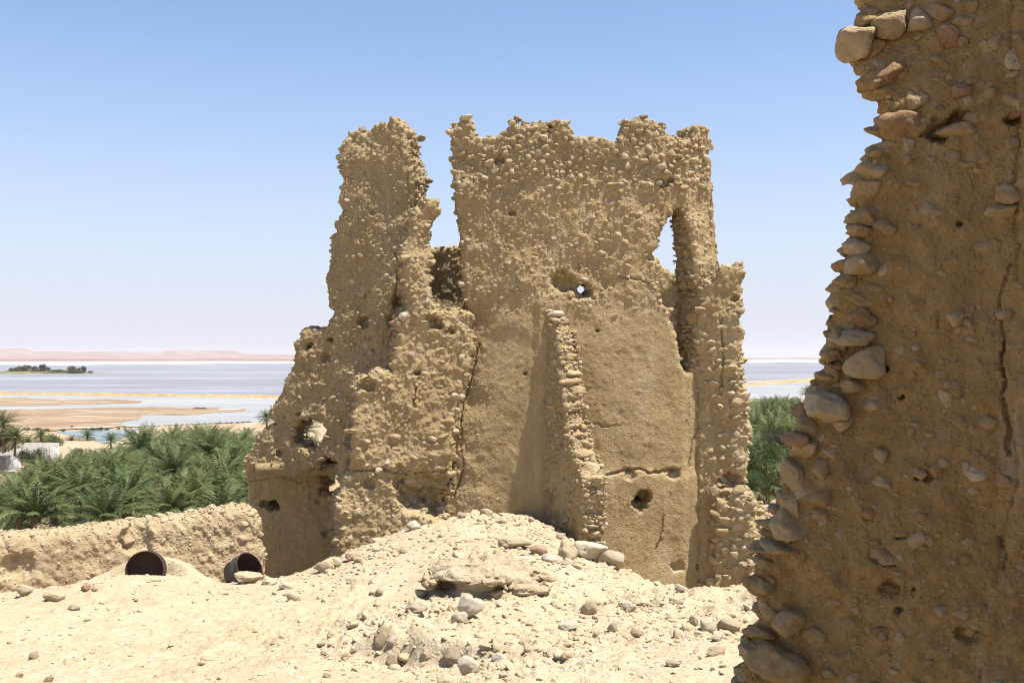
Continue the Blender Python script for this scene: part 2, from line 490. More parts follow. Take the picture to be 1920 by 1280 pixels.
nt.links.new(sx.outputs[2], tr.inputs[0]); nt.links.new(tr.outputs[0], tn.inputs[0])
nt.links.new(sky.outputs[0], tn.inputs[6]); nt.links.new(tn.outputs[2], wm.inputs[6]); wm.inputs[7].default_value = (4.95, 5.0, 5.75, 1)
nt.links.new(wm.outputs[2], bg.inputs[0]); bg.inputs[1].default_value = .082
sl = bpy.data.lights.new('sun', 'SUN'); sl.energy = 5.0; sl.angle = math.radians(.53); sl.color = (1, .95, .86)
so = bpy.data.objects.new('sun', sl); COL.objects.link(so)
sd = Vector((SUN[0] * math.cos(SUN_EL), SUN[1] * math.cos(SUN_EL), math.sin(SUN_EL)))
so.rotation_euler = sd.to_track_quat('Z', 'Y').to_euler(); so.location = (20, -10, 40)
scn.view_settings.view_transform = 'Standard'; scn.view_settings.look = 'None'
scn.view_settings.exposure = 0.9; scn.view_settings.gamma = 1.0
scn.cycles.use_denoising = True; scn.cycles.denoising_prefilter = 'ACCURATE'; scn.cycles.filter_width = 1.1
scn.cycles.max_bounces = 6; scn.cycles.diffuse_bounces = 4; scn.cycles.volume_bounces = 1
scn.cycles.sample_clamp_indirect = 6

# ------------------------------------------------------------------ hilltop ground
CTRL = [  # photo column, photo row, distance
    (960, 2600, 2.2), (200, 2600, 2.2), (1900, 2300, 2.2), (1450, 1640, 3.6), (-300, 1800, 3.8), (3000, 2400, 2.5), (-1300, 2500, 2.8),
    (960, 1280, 6.0), (1300, 1290, 5.6), (1400, 1235, 6.2), (600, 1300, 6.4), (100, 1290, 7.6), (-400, 1300, 7.5), (330, 1290, 7.2),
    (100, 1185, 10.2), (400, 1160, 11.0), (700, 1140, 10.4), (880, 1150, 9.2), (720, 1205, 7.8), (640, 1240, 7.2), (1000, 1200, 7.9), (1200, 1190, 8.1), (1400, 1180, 8.6),
    (1420, 1105, 11.5), (1250, 1110, 12.6), (1150, 1065, 12.6), (1150, 1130, 10.2), (1000, 1080, 11.0), (850, 1060, 11.6), (950, 1025, 12.8), (760, 1100, 11.4),
    (1060, 1008, 14.3), (930, 966, 15.4), (1000, 972, 15.6), (850, 975, 15.2), (800, 990, 14.8), (700, 1035, 14.5), (640, 1052, 14.4), (600, 1075, 14.2),
    (540, 1100, 13.9), (450, 1100, 13.3), (300, 1082, 13.1), (270, 1088, 12.2), (150, 1095, 12.4), (40, 1122, 12.1), (-300, 1140, 12.0), (380, 1100, 12.6),
    (560, 1215, 15.3), (530, 1225, 16.6), (600, 1190, 15.6), (600, 1210, 16.8), (1220, 1150, 15.0), (1320, 1145, 15.2), (1350, 1100, 14.0), (1410, 1090, 14.2), (1480, 1080, 15.0), (1800, 1120, 13),
    (900, 980, 17.5), (700, 1060, 18.0), (-300, 1130, 16.5), (300, 1130, 16.5), (1500, 1060, 18.5), (2300, 1200, 10), (2600, 1100, 16),
    (-900, 1200, 10)]
CX = np.array([((px - 960) / F * d, d, (HOR - py) / F * d) for px, py, d in CTRL])
def _tps(A, B):
    r2 = ((A[:, None, :2] - B[None, :, :2]) ** 2).sum(-1) + 1e-9
    return .5 * r2 * np.log(r2)
_n = len(CX)
_Kt = np.zeros((_n + 3, _n + 3)); _Kt[:_n, :_n] = _tps(CX, CX) + .06 * np.eye(_n)
_Pm = np.c_[np.ones(_n), CX[:, :2]]; _Kt[:_n, _n:] = _Pm; _Kt[_n:, :_n] = _Pm.T
_W = np.linalg.solve(_Kt, np.r_[CX[:, 2], 0, 0, 0])
def ground_base(x, y):
    x = np.asarray(x, float); y = np.asarray(y, float); sh = x.shape
    xc, yc = np.clip(x.ravel(), -9, 9), np.clip(y.ravel(), 1.5, 18)
    Q = np.c_[xc, yc]; z = np.zeros(len(Q))
    for s in range(0, len(Q), 40000):
        q = Q[s:s + 40000]; z[s:s + 40000] = _tps(q, CX) @ _W[:_n] + np.c_[np.ones(len(q)), q] @ _W[_n:]
    z = z.reshape(sh)
    # the hill falls away behind the walls
    fall = np.maximum(0, y - 18.6) + .75 * np.maximum(0, np.abs(x) - 8.5)
    return np.maximum(z - .62 * fall ** 1.02, -14.02)
def ground_z(x, y):
    x = np.asarray(x, float); y = np.asarray(y, float)
    p = np.stack([x, y, 0 * x], -1)
    b = ground_base(x, y)
    r = np.clip(.45 + 1.6 * fbm(p + 7, .45, 2, 11), .12, 1.3)               # rough and smooth areas
    r *= np.clip((np.where(x > -1.5 - .12 * (y - 7), 1.0, .45)), 0, 1)
    z = b + .06 * fbm(p, .8, 3, 12) + r * (.10 * fbm(p, 3.1, 4, 13) + .15 * np.maximum(0, fbm(p, 5.5, 3, 14) - .08) + .05 * np.abs(fbm(p, 9, 3, 18)) + .045 * fbm(p, 15, 3, 15))
    z += (.008 + .012 * r) * fbm(p, 34, 3, 16)
    # cut bank at the bottom of the slope, where the crust has broken away
    ex, ey = -.55, 7.25
    s = (x - ex) * .55 + (y - ey) * .83 + .16 * fbm(p, 2.4, 3, 17)
    m = np.exp(-((x - ex + .15) / .75) ** 2 - ((y - ey) / .9) ** 2)
    z += m * .26 * (1 / (1 + np.exp(-s * 26)) - .5)
    # earth heaped over the half buried drum, and the broken crust above the undercut
    bx, by = -4.78, 13.6
    z += .37 * np.exp(-(((x - bx) / .78) ** 2 + ((y - by) / .6) ** 2) ** 1.3) * np.clip((y - 13.22 + .35 * np.clip(np.abs(x - bx + .06) - .27, 0, .8)) / .10, 0, 1)
    return z

def pxg(px, py, lo=3.0, hi=20.0):
    """the point of the hilltop ground seen at a photo pixel"""
    d = np.linspace(lo, hi, 1400)
    x = (px - 960) / F * d; z = (HOR - py) / F * d
    g = ground_z(x, d)
    k = np.nonzero(g >= z)[0]
    k = k[0] if len(k) else len(d) - 1
    return np.array([x[k], d[k], g[k]])

rows = 1.6 * np.exp(np.arange(0, 1060) * .0029); rows = rows[rows < 22]
rows = np.concatenate([rows, 22 * np.exp(np.arange(1, 24) * .035)])
cols = np.concatenate([np.linspace(-1.5, -.72, 60)[:-1], np.linspace(-.72, .62, 560), np.linspace(.62, 1.5, 60)[1:]])
AA, DD = np.meshgrid(cols, rows, indexing='ij')
GX = AA * DD; GZ = ground_z(GX, DD)
ni, nj = AA.shape
ids = np.arange(ni * nj).reshape(ni, nj)
acc = Acc(); acc.add(np.stack([GX, DD, GZ], -1).reshape(-1, 3), [np.stack([ids[:-1, :-1], ids[1:, :-1], ids[1:, 1:], ids[:-1, 1:]], -1).reshape(-1, 4)])

m, nt, bs = newmat('hill_earth'); M_EARTH = m
tc = nd(nt, 'ShaderNodeTexCoord').outputs['Object']
n1 = noisen(nt, tc, .8, 5, .6); n2 = noisen(nt, tc, 9, 5, .65); n3 = noisen(nt, tc, 45, 4, .6); n4 = noisen(nt, tc, 130, 3, .6)
c = mixc(nt, ramp(nt, n1, [(.32, (0, 0, 0)), (.68, (1, 1, 1))]), (.625, .512, .345), (.56, .44, .28))
c = mixc(nt, ramp(nt, n2, [(.5, (0, 0, 0)), (.8, (1, 1, 1))]), c, (.70, .62, .49))
c = mixc(nt, ramp(nt, n3, [(.28, (.8, .8, .8)), (.46, (0, 0, 0))]), c, (.46, .34, .20))
c = mixc(nt, ramp(nt, n4, [(.3, (.5, .5, .5)), (.42, (0, 0, 0))]), c, (.38, .27, .16))
vo = nd(nt, 'ShaderNodeTexVoronoi'); setv(vo, Scale=24.0); nt.links.new(tc, vo.inputs['Vector'])
fl = ramp(nt, vo.outputs['Color'], [(.0, (0, 0, 0)), (.8, (0, 0, 0)), (.86, (1, 1, 1))])
c = mixc(nt, mathn(nt, 'MULTIPLY', fl, .22), c, (.72, .66, .54))
n5 = noisen(nt, tc, 2.6, 6, .62, .4)
c = mixc(nt, ramp(nt, n5, [(.5, (0, 0, 0)), (.68, (.55, .55, .55))]), c, (.45, .345, .21))
nt.links.new(c, bs.inputs['Base Color'])
h = mathn(nt, 'ADD', n2, mathn(nt, 'MULTIPLY', n3, .5)); h = mathn(nt, 'ADD', h, mathn(nt, 'MULTIPLY', n4, .22))
h = mathn(nt, 'ADD', h, mathn(nt, 'MULTIPLY', ramp(nt, vo.outputs['Distance'], [(0, (1, 1, 1)), (.4, (0, 0, 0))]), .35))
bump(nt, bs, h, .022)
go = acc.build('hilltop_ground', M_EARTH, attrs=False)
tag(go, 'pale crumbly earth slope of the hilltop below the ruins', 'ground', kind='structure')

# ------------------------------------------------------------------ walls of the ruin
M_TOWER = masonry('tower_rubble_masonry', bd=.018)
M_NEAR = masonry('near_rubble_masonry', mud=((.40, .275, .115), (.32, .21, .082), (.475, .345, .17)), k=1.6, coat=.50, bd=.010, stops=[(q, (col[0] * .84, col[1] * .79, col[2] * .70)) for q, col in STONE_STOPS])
M_LOW = masonry('parapet_rubble', mud=((.53, .41, .25), (.47, .35, .20), (.59, .48, .32)), coat=.3, bd=.014,
                stops=[(0, (.56, .45, .29)), (.4, (.50, .38, .23)), (.75, (.60, .50, .35)), (.95, (.45, .30, .2))])
ROOT = (0.3, 15.6, -3.0)
ruin = empty('ruined_tower', ROOT)
tag(ruin, 'tall broken rubble tower with a jagged top and a tall narrow gap', 'ruin')
band = lambda v, a, b: np.clip((v - a) / (b - a), 0, 1)
kw = dict(mat=M_TOWER, parent=ruin, origin=ROOT)

# main curtain with the tall gap
MAIN = [(842, 252), (847, 227), (856, 229), (863, 223), (870, 218), (879, 220), (880, 246), (892, 252), (906, 257), (918, 251), (928, 256), (944, 246), (955, 236), (957, 221), (967, 221), (969, 232),
        (984, 227), (995, 236), (998, 225), (1018, 227), (1039, 226), (1064, 225), (1068, 241), (1075, 254), (1100, 256), (1118, 252), (1140, 266), (1154, 270), (1165, 259),
        (1170, 237), (1172, 221), (1187, 227), (1200, 217), (1215, 216), (1219, 225), (1248, 227), (1255, 245), (1273, 255), (1291, 264), (1302, 255), (1305, 241), (1318, 234), (1329, 237), (1332, 255),
        (1338, 273), (1334, 299), (1338, 335), (1341, 381), (1345, 432), (1348, 493), (1352, 560), (1350, 700), (1350, 1000), (1345, 1170), (842, 1170), (820, 1000), (830, 930), (845, 880), (841, 830),
        (846, 760), (862, 705), (880, 640), (875, 590), (870, 530), (864, 470), (861, 420), (851, 350), (846, 300)]
GAP = [(1273, 384), (1252, 404), (1237, 440), (1231, 478), (1244, 502), (1262, 519), (1257, 540), (1240, 548), (1241, 567), (1256, 584), (1259, 612), (1268, 642), (1274, 670), (1283, 694), (1300, 700),
       (1308, 682), (1307, 640), (1306, 600), (1309, 560), (1305, 535), (1302, 500), (1298, 455), (1291, 420), (1284, 398)]
POKE = [(1083, 532), (1096, 530), (1103, 542), (1101, 554), (1088, 556), (1082, 546)]
build_wall('main_wall', extra=lambda W, u, z, b: -.05 * band(-W.px(u, z)[1], -350, -305) * np.clip(.6 + 1.5 * fbm(b, 1.4, 2, 99), 0, 1), smooth=lambda x, y: 1 - .62 * band(y, 540, 620) * band(x, 880, 930), plan=[(830, 15.75), (1000, 15.6), (1200, 15.65), (1290, 15.75), (1330, 16.0), (1362, 16.6)], poly=MAIN, T=.5, holes=[GAP, POKE], seed=1, rnd=.09,
    amp=(.06, .022, .008),
    pits=[(1060, 528, .17, .16), (1205, 930, .12, .3), (1198, 945, .1, .2), (1092, 545, .16, .12), (1245, 345, .08, .12), (1258, 338, .06, .1), (1225, 480, .1, .1), (1180, 890, .1, .06), (1262, 888, .09, .08), (960, 400, .05, .08),
          (935, 300, .07, .1), (1030, 240, .06, .2), (1120, 620, .03, .08), (985, 700, .03, .08), (1310, 1060, .1, .06), (1270, 1060, .1, .06)],
    cracks=[([(1090, 892), (1140, 888), (1190, 880), (1230, 884), (1275, 876)], .028, .07), ([(1322, 765), (1310, 800), (1296, 830), (1290, 875)], .012, .07), ([(1318, 760), (1330, 790)], .010, .05),
            ([(1100, 790), (1125, 800), (1165, 795)], .008, .03), ([(1240, 960), (1235, 1010), (1225, 1030)], .01, .04), ([(896, 645), (884, 705), (866, 760), (863, 830), (870, 880), (852, 930)], .010, .055), ([(1160, 520), (1220, 530)], .02, .04)],
    ledges=[(545, .035, 5, 1000, 1290), (884, .05, 4, 1085, 1345)],
    face=[dict(n=14000, size=(.05, .11), dens=lambda x, y: band(-y, -360, -300), embed=(-.45, .15), gap=1.6, patch=.35), dict(n=9000, size=(.03, .06), dens=lambda x, y: band(-y, -360, -300) * 1.0, embed=(-.3, .3), gap=1.7, patch=.5),
          dict(n=26000, size=(.022, .075), dens=lambda x, y: (.45 + .55 * band(-y, -480, -330)) * band(-y, -600, -520), embed=(.05, .62), gap=1.45, patch=.7),
          dict(n=5000, size=(.02, .07), dens=lambda x, y: .55 * band(-x, -960, -880) * band(y, 560, 640) + .004, embed=(.25, .8)),
          dict(n=34000, size=(.010, .028), patch=1.1, dens=lambda x, y: .10 + .60 * band(-y, -560, -420) + .45 * band(-x, -960, -900), embed=(.1, .75), sub=1, gap=1.4, stone=.6)],
    edge=[dict(n=9000, size=(.04, .12), out=(-.95, .12), gap=1.6),
          dict(n=5000, size=(.02, .05), out=(-.6, .3), gap=1.3, sub=1)], zbot=-3.6, **kw)

# front block left of the crack, with the slender finger of wall above it
BLOCK = [(612, 1080), (628, 1040), (634, 1000), (628, 960), (636, 915), (640, 896), (652, 880), (661, 840), (660, 790), (666, 745), (662, 728), (672, 708), (690, 706), (712, 692), (735, 692), (742, 650), (746, 600), (758, 588), (768, 575),
         (766, 548), (757, 520), (760, 495), (753, 470), (764, 440), (768, 412), (780, 390), (794, 388), (798, 374), (826, 372), (825, 392), (816, 410), (810, 432), (808, 452), (810, 480), (804, 505), (806, 540), (812, 565),
         (828, 578), (852, 585), (862, 575), (884, 588), (893, 640), (876, 705), (859, 760), (855, 830), (858, 878), (842, 930), (834, 990), (836, 1100), (700, 1150), (612, 1150)]
build_wall('block_wall', [(600, 15.0), (700, 15.1), (800, 15.3), (900, 15.55)], BLOCK, T=.55, seed=2, rnd=.1, amp=(.07, .034, .012),
    pits=[(795, 920, .38, .22), (770, 935, .2, .12), (820, 940, .25, .2), (818, 606, .10, .14), (806, 596, .06, .1), (845, 622, .07, .1), (692, 908, .1, .1), (782, 700, .05, .12), (690, 722, .12, .12), (750, 905, .1, .1)],
    cracks=[([(640, 880), (680, 884), (715, 878), (760, 889), (800, 886), (838, 880)], .016, .06), ([(790, 680), (782, 720), (776, 760)], .009, .07), ([(858, 830), (850, 890), (838, 930)], .012, .1)],
    ledges=[(885, -.03, 4, 640, 840)],
    face=[dict(n=6000, size=(.04, .11), dens=lambda x, y: .10 + .75 * band(-y, -660, -580), embed=(-.05, .55), gap=1.7),
          dict(n=1500, size=(.05, .13), dens=lambda x, y: ((x > 740) & (x < 850) & (y > 885) & (y < 960)) * .9, embed=(.1, .7), gap=1.5),
          dict(n=10000, size=(.02, .055), dens=lambda x, y: .30 + .3 * band(-y, -660, -580), embed=(.05, .7), gap=1.7, patch=1.0),
          dict(n=16000, size=(.010, .026), embed=(-.1, .7), sub=1, gap=1.4, stone=.6, dens=lambda x, y: .5 + 0 * x)],
    edge=[dict(n=8000, size=(.05, .13), out=(-.95, .12), gap=1.6), dict(n=4000, size=(.02, .05), out=(-.6, .3), gap=1.3, sub=1)], zbot=-3.6, **kw)

# tall pier and the wing that steps down to the left
PIER = [(645, 256), (656, 245), (674, 240), (684, 246), (695, 237), (712, 232), (724, 228), (733, 218), (749, 223), (760, 241), (765, 257), (769, 281), (775, 306), (779, 325), (777, 345), (776, 374), (771, 398), (765, 417),
        (756, 445), (760, 520), (775, 600), (790, 700), (790, 1100), (612, 1120), (618, 930), (632, 915), (634, 880), (628, 860), (602, 856), (596, 880), (545, 884), (500, 878), (470, 884), (457, 882), (462, 862), (476, 830), (484, 812), (499, 800), (516, 792), (503, 782), (502, 765), (513, 756),
        (532, 730), (535, 712), (545, 696), (551, 672), (556, 662), (550, 643), (558, 630), (563, 613), (575, 611), (588, 621), (606, 616), (612, 610), (619, 600), (622, 586), (616, 575), (612, 545), (610, 515), (620, 488), (614, 468), (621, 446), (632, 431), (625, 418), (633, 407),
        (645, 392), (635, 385), (635, 368), (642, 352), (641, 324), (636, 306), (639, 275)]
WIN = [(557, 788), (580, 785), (603, 793), (606, 815), (596, 840), (568, 840), (552, 825)]
SLIT = [(571, 650), (579, 641), (581, 652), (573, 658)]
build_wall('pier_wall', [(440, 16.95), (560, 16.68), (620, 16.52), (700, 16.3), (800, 16.05)], PIER, T=.5, holes=[WIN, SLIT], seed=3, rnd=.1, amp=(.06, .03, .014),
    pits=[(683, 602, .1, .15), (618, 637, .05, .12), (612, 672, .07, .1), (560, 776, .05, .1), (522, 850, .06, .1), (745, 565, .1, .15), (740, 600, .12, .15), (700, 400, .05, .06)],
    cracks=[([(742, 470), (745, 520), (738, 600), (742, 640)], .02, .08)],
    face=[dict(n=20000, size=(.028, .09), dens=lambda x, y: .15 + .85 * band(x, 618, 650) * band(-y, -760, -560), embed=(.1, .7), gap=1.45, patch=.5),
          dict(n=22000, size=(.016, .045), dens=lambda x, y: .3 + .7 * band(x, 618, 650), embed=(-.1, .6), gap=1.5, sub=1),
          dict(n=12000, size=(.010, .024), embed=(-.1, .7), sub=1, gap=1.4, stone=.6, dens=lambda x, y: .4 + 0 * x)],
    edge=[dict(n=9000, size=(.04, .12), out=(-.95, .12), gap=1.6), dict(n=4000, size=(.02, .05), out=(-.6, .3), gap=1.3, sub=1)], zbot=-3.6, **kw)
# lower storey of the wing, set back under the ledge
LOWER = [(460, 872), (500, 876), (560, 876), (590, 876), (600, 872), (600, 930), (634, 932), (660, 940), (680, 1230), (484, 1230), (470, 1000), (462, 930)]
build_wall('wing_wall', [(440, 18.0), (560, 17.75), (670, 17.5)], LOWER, T=.45, seed=4, rnd=.06, amp=(.04, .015, .007),
    pits=[(511, 947, .1, .4), (494, 944, .07, .12), (596, 940, .05, .05), (610, 1000, .06, .06)], cracks=[([(470, 900), (530, 896), (600, 905)], .01, .03)],
    face=[dict(n=900, size=(.02, .06), dens=lambda x, y: .25 + 0 * x, embed=(.2, .7)), dict(n=8000, size=(.008, .02), embed=(.1, .8), sub=1, stone=.6, dens=lambda x, y: .5 + 0 * x)],
    edge=[dict(n=1800, size=(.04, .12), out=(-.4, .4), gap=1.35)], zbot=-4.2, **kw)

acc = Acc()   # slab added above the sunken room to keep skylight off its wall
gx, gy = np.meshgrid(np.linspace(-5.1, -2.5, 40), np.linspace(16.75, 18.15, 24), indexing='ij')
gx = np.maximum(gx, -.258 * gy); gx = -.258 * gy + (np.linspace(0, 1, 40)[:, None]) * (-2.45 + .258 * gy)
pp = np.stack([gx, gy, 0 * gx], -1); zt = -1.80 + .05 * fbm(pp, 3, 3, 131); zb = -2.0 + .04 * fbm(pp, 4, 3, 132)
gi = np.arange(gx.size).reshape(gx.shape); q4 = np.stack([gi[:-1, :-1], gi[1:, :-1], gi[1:, 1:], gi[:-1, 1:]], -1).reshape(-1, 4)
rim = np.concatenate([gi[:, 0], gi[-1, 1:], gi[-2::-1, -1], gi[0, -2:0:-1]]); nxr = np.roll(rim, -1)
acc.add(np.concatenate([np.stack([gx, gy, zt], -1).reshape(-1, 3), np.stack([gx, gy, zb], -1).reshape(-1, 3)]), [q4, q4[:, ::-1] + gx.size, np.stack([nxr, rim, rim + gx.size, nxr + gx.size], -1)])
acc.build('added_shade_slab', M_TOWER, parent=ruin, origin=ROOT)
build_wall('added_shade_side', [(-2.52, 18.0), (-2.60, 15.25)], [(0, -3.8), (0, -.6), (1.6, -.5), (2.2, -.9), (2.75, -1.5), (2.75, -3.8)], T=.3, world=True, polyuz=True, seed=14, rnd=.06, step=.025,  # hidden return wall, added to block light from the right into the sunken room
    face=[dict(n=900, size=(.02, .07), embed=(0, .6))], zbot=-3.8, **kw)
# wall across the back of the V-shaped notch
REAR = [(735, 470), (770, 462), (800, 463), (818, 467), (824, 460), (845, 463), (862, 461), (900, 470), (990, 480), (990, 1100), (735, 1100)]
build_wall('notch_wall', [(720, 17.3), (800, 17.15), (880, 17.0), (1000, 17.0)], REAR, T=.5, step=.022, seed=5, rnd=.08, amp=(.05, .03, .014),
    face=[dict(n=5000, size=(.015, .05), dens=lambda x, y: .2 + .6 * band(y, 500, 560), embed=(0, .6))],
    edge=[dict(n=3000, size=(.03, .08), out=(-.4, .3), gap=1.35)], zbot=-1.5, **kw)

# inner side wall seen through the gap
def zat(py, d): return (HOR - py) / F * d
build_wall('side_wall', [(3.08, 20.8), (3.10, 16.1)], [(0, -3.2), (0, 1.5), (1.2, 1.55), (1.7, 1.58), (2.07, 1.68), (2.3, 1.86), (2.94, 2.36), (3.2, 2.6), (3.5, 3.1), (4.7, 3.2), (4.7, -3.2)],
    T=.12, world=True, polyuz=True, seed=6, rnd=.04, amp=(.04, .03, .012), step=.02,
    face=[dict(n=3000, size=(.02, .06), embed=(0, .6), dens=lambda x, y: .6 + 0 * x)], edge=[dict(n=1500, size=(.03, .07), out=(-1.0, 0), gap=1.5)], zbot=-3.2, **kw)

# cross wall that comes forward and steps down
CROSS = [(1003, 600), (1018, 572), (1030, 578), (1042, 630), (1052, 690), (1060, 740), (1064, 790), (1070, 830), (1082, 870), (1094, 905), (1090, 950), (1088, 1000), (1088, 1100), (1003, 1100)]
build_wall('cross_wall', [(1000, 15.85), (1032, 15.5), (1062, 15.15), (1098, 14.45)], CROSS, T=.36, seed=7, rnd=.07, amp=(.06, .035, .014),
    pits=[(1012, 925, .15, .25), (1030, 930, .12, .1)],
    face=[dict(n=6000, size=(.035, .10), dens=lambda x, y: .9 + 0 * x, embed=(-.05, .6), gap=1.45), dict(n=8000, size=(.012, .035), embed=(0, .7), sub=1, stone=.8, dens=lambda x, y: .7 + 0 * x)],
    stack=[dict(path=CROSS[1:13], step=.1, size=(.17, .19, .062), w=(.5,), out=.03)], edge=[dict(n=3000, size=(.035, .09), out=(-.8, .1), gap=1.4), dict(n=3000, size=(.02, .05), out=(-.6, .3), gap=1.3, sub=1)],
    zbot=-3.0, **kw)

# corner pier at the right with its stepped foot
JAMB = [(1306, 540), (1325, 525), (1340, 520), (1344, 500), (1352, 494), (1372, 500), (1380, 489), (1386, 494), (1391, 512), (1386, 535), (1391, 570), (1386, 600), (1392, 625), (1385, 660), (1391, 690), (1389, 720), (1398, 745), (1396, 770), (1406, 800),
        (1405, 830), (1396, 860), (1398, 885), (1394, 905), (1392, 920), (1412, 925), (1408, 960), (1414, 1000), (1408, 1050), (1412, 1140), (1304, 1140), (1304, 760), (1304, 715), (1302, 692), (1308, 660), (1302, 620), (1309, 590)]
build_wall('corner_pier', [(1290, 15.86), (1350, 15.72), (1430, 15.58)], JAMB, T=.6, ledges=[(912, .2, 3, 1334, 1460)], seed=8, rnd=.1, amp=(.06, .03, .012),
    pits=[(1378, 560, .06, .1), (1370, 900, .12, .15), (1360, 925, .08, .1)],
    cracks=[([(1352, 600), (1356, 680), (1350, 740)], .03, .05), ([(1345, 915), (1375, 912), (1395, 905)], .03, .12)],
    face=[dict(n=2500, size=(.06, .16), dens=lambda x, y: (x > 1338) * (y > 900) * 1.0, embed=(-.2, .4), gap=1.3, flat=(.5, .9)), dict(n=1500, size=(.06, .14), dens=lambda x, y: (x < 1345) * (y < 720) * 1.0 + (x > 1350) * (y > 650) * .9, embed=(-.1, .5), gap=1.45, flat=(.4, .7)),
          dict(n=2500, size=(.03, .09), dens=lambda x, y: .12 + .5 * band(y, 700, 800), embed=(0, .6)), dict(n=6000, size=(.010, .026), embed=(-.1, .7), sub=1, stone=.6, dens=lambda x, y: .5 + 0 * x)],
    edge=[dict(n=5000, size=(.05, .15), out=(-.95, .12), gap=1.45, flat=(.35, .7)), dict(n=3000, size=(.02, .05), out=(-.6, .3), gap=1.3, sub=1)], zbot=-3.8, **kw)

# ------------------------------------------------------------------ low walls
ORG = (1.05 * 3.3, 15.8, -3.0)
o, _ = build_wall('low_wall', [(1380, 15.7), (1450, 15.9), (1600, 16.2)], [(1384, 912), (1398, 922), (1412, 948), (1426, 940), (1444, 962), (1462, 955), (1500, 950), (1580, 970), (1580, 1130), (1384, 1130)], T=.6, seed=9, rnd=.12,
    amp=(.08, .06, .02), batter=.25, face=[dict(n=3600, size=(.05, .15), embed=(-.3, .3), gap=1.25, dens=lambda x, y: .9 + 0 * x), dict(n=4000, size=(.012, .04), embed=(0, .6), sub=1, dens=lambda x, y: .7 + 0 * x)],
    edge=[dict(n=1500, size=(.05, .14), out=(-.5, .2), gap=1.3)], zbot=-4, mat=M_TOWER, origin=ORG)
tag(o, 'low tumbled stone wall stub between the tower corner and the shaded wall', 'wall')
PAR = [(-260, 1024), (-100, 1018), (0, 1008), (60, 1003), (110, 1000), (200, 991), (250, 984), (300, 977), (350, 969), (400, 961), (435, 956), (470, 956), (486, 966), (491, 985), (489, 1010), (496, 1040), (492, 1080), (494, 1150), (-260, 1190)]
o, _ = build_wall('parapet_wall', smooth=lambda x, y: .5, plan=[(-280, 12.5), (0, 13.3), (300, 14.1), (505, 14.7)], poly=PAR, T=.55, seed=10, rnd=.16, amp=(.09, .045, .02), batter=.16, step=.018, jit=.025,
    pits=[(252, 1012, .2, .1), (30, 1060, .2, .08)],
    extra=lambda W, u, z, b: .030 * fbm(np.stack([u + .8 * z, z * .5 - .3 * u, 0 * u], -1), 13, 3, 90) + .04 * np.maximum(0, fbm(b, 8, 3, 91)),
    face=[dict(n=900, size=(.035, .10), embed=(.35, .8), gap=1.7, dens=lambda x, y: .35 + .3 * band(-x, -120, -20) + .4 * band(y, 1060, 1100)), dict(n=16000, size=(.014, .04), embed=(0, .6), sub=1, gap=1.3, dens=lambda x, y: .35 + .6 * band(x, 300, 420)),
          dict(n=60, size=(.10, .15), embed=(.2, .5), gap=1.4, sub=3, dens=lambda x, y: ((x > 225) & (x < 310) & (y < 1030)) * 1.0)],
    edge=[dict(n=2500, size=(.03, .09), out=(-.6, .15), gap=1.5), dict(n=5000, size=(.015, .035), out=(-.2, .4), gap=1.3, sub=1)], zbot=-3.5, mat=M_LOW, origin=(-5.6, 13.8, -3.1))
tag(o, 'low sunlit rubble parapet running below the palm grove to the tower', 'wall')

# ------------------------------------------------------------------ near wall in shade
NEAR = [(1605, -260), (1583, -120), (1593, -40), (1600, 0), (1610, 10), (1600, 30), (1593, 55), (1605, 85), (1599, 108), (1618, 125), (1625, 150), (1645, 174), (1677, 180), (1676, 196), (1658, 218), (1655, 240), (1669, 262), (1638, 282), (1629, 300), (1605, 325), (1615, 342), (1609, 365),
        (1611, 390), (1593, 408), (1595, 430), (1581, 460), (1579, 480), (1567, 500), (1571, 530), (1553, 565), (1565, 580), (1557, 605), (1549, 640), (1541, 665), (1545, 690), (1538, 730), (1515, 748), (1501, 770), (1493, 800), (1483, 820), (1495, 845), (1473, 868), (1469, 915), (1451, 950),
        (1443, 985), (1423, 1020), (1421, 1060), (1413, 1100), (1425, 1135), (1418, 1180), (1393, 1215), (1383, 1290), (1373, 1400), (1363, 1800), (2600, 1800), (2600, -260)]
NEARF = [dict(n=2600, size=(.024, .058), dens=lambda x, y: .16 + .8 * band(-y, -430, -180) + .14 * band(y, 600, 900), embed=(.2, .75), gap=1.6, sub=4, patch=.5, flat=(.55, .95)),
         dict(n=5000, size=(.011, .030), dens=lambda x, y: .22 + .3 * band(-y, -420, -250), embed=(.15, .7), gap=2.0, sub=3, patch=.6),
         dict(n=14000, size=(.005, .014), dens=lambda x, y: .40 + .25 * band(y, 500, 800), embed=(.1, .75), sub=2, gap=1.7, patch=.5),
         dict(n=40000, size=(.002, .005), dens=lambda x, y: .6 + 0 * x, embed=(0, .7), sub=1, gap=1.4, stone=.7)]
RED, PALE, DRK, TAN, YEL, GRY = .97, .93, .99, .5, .3, .88
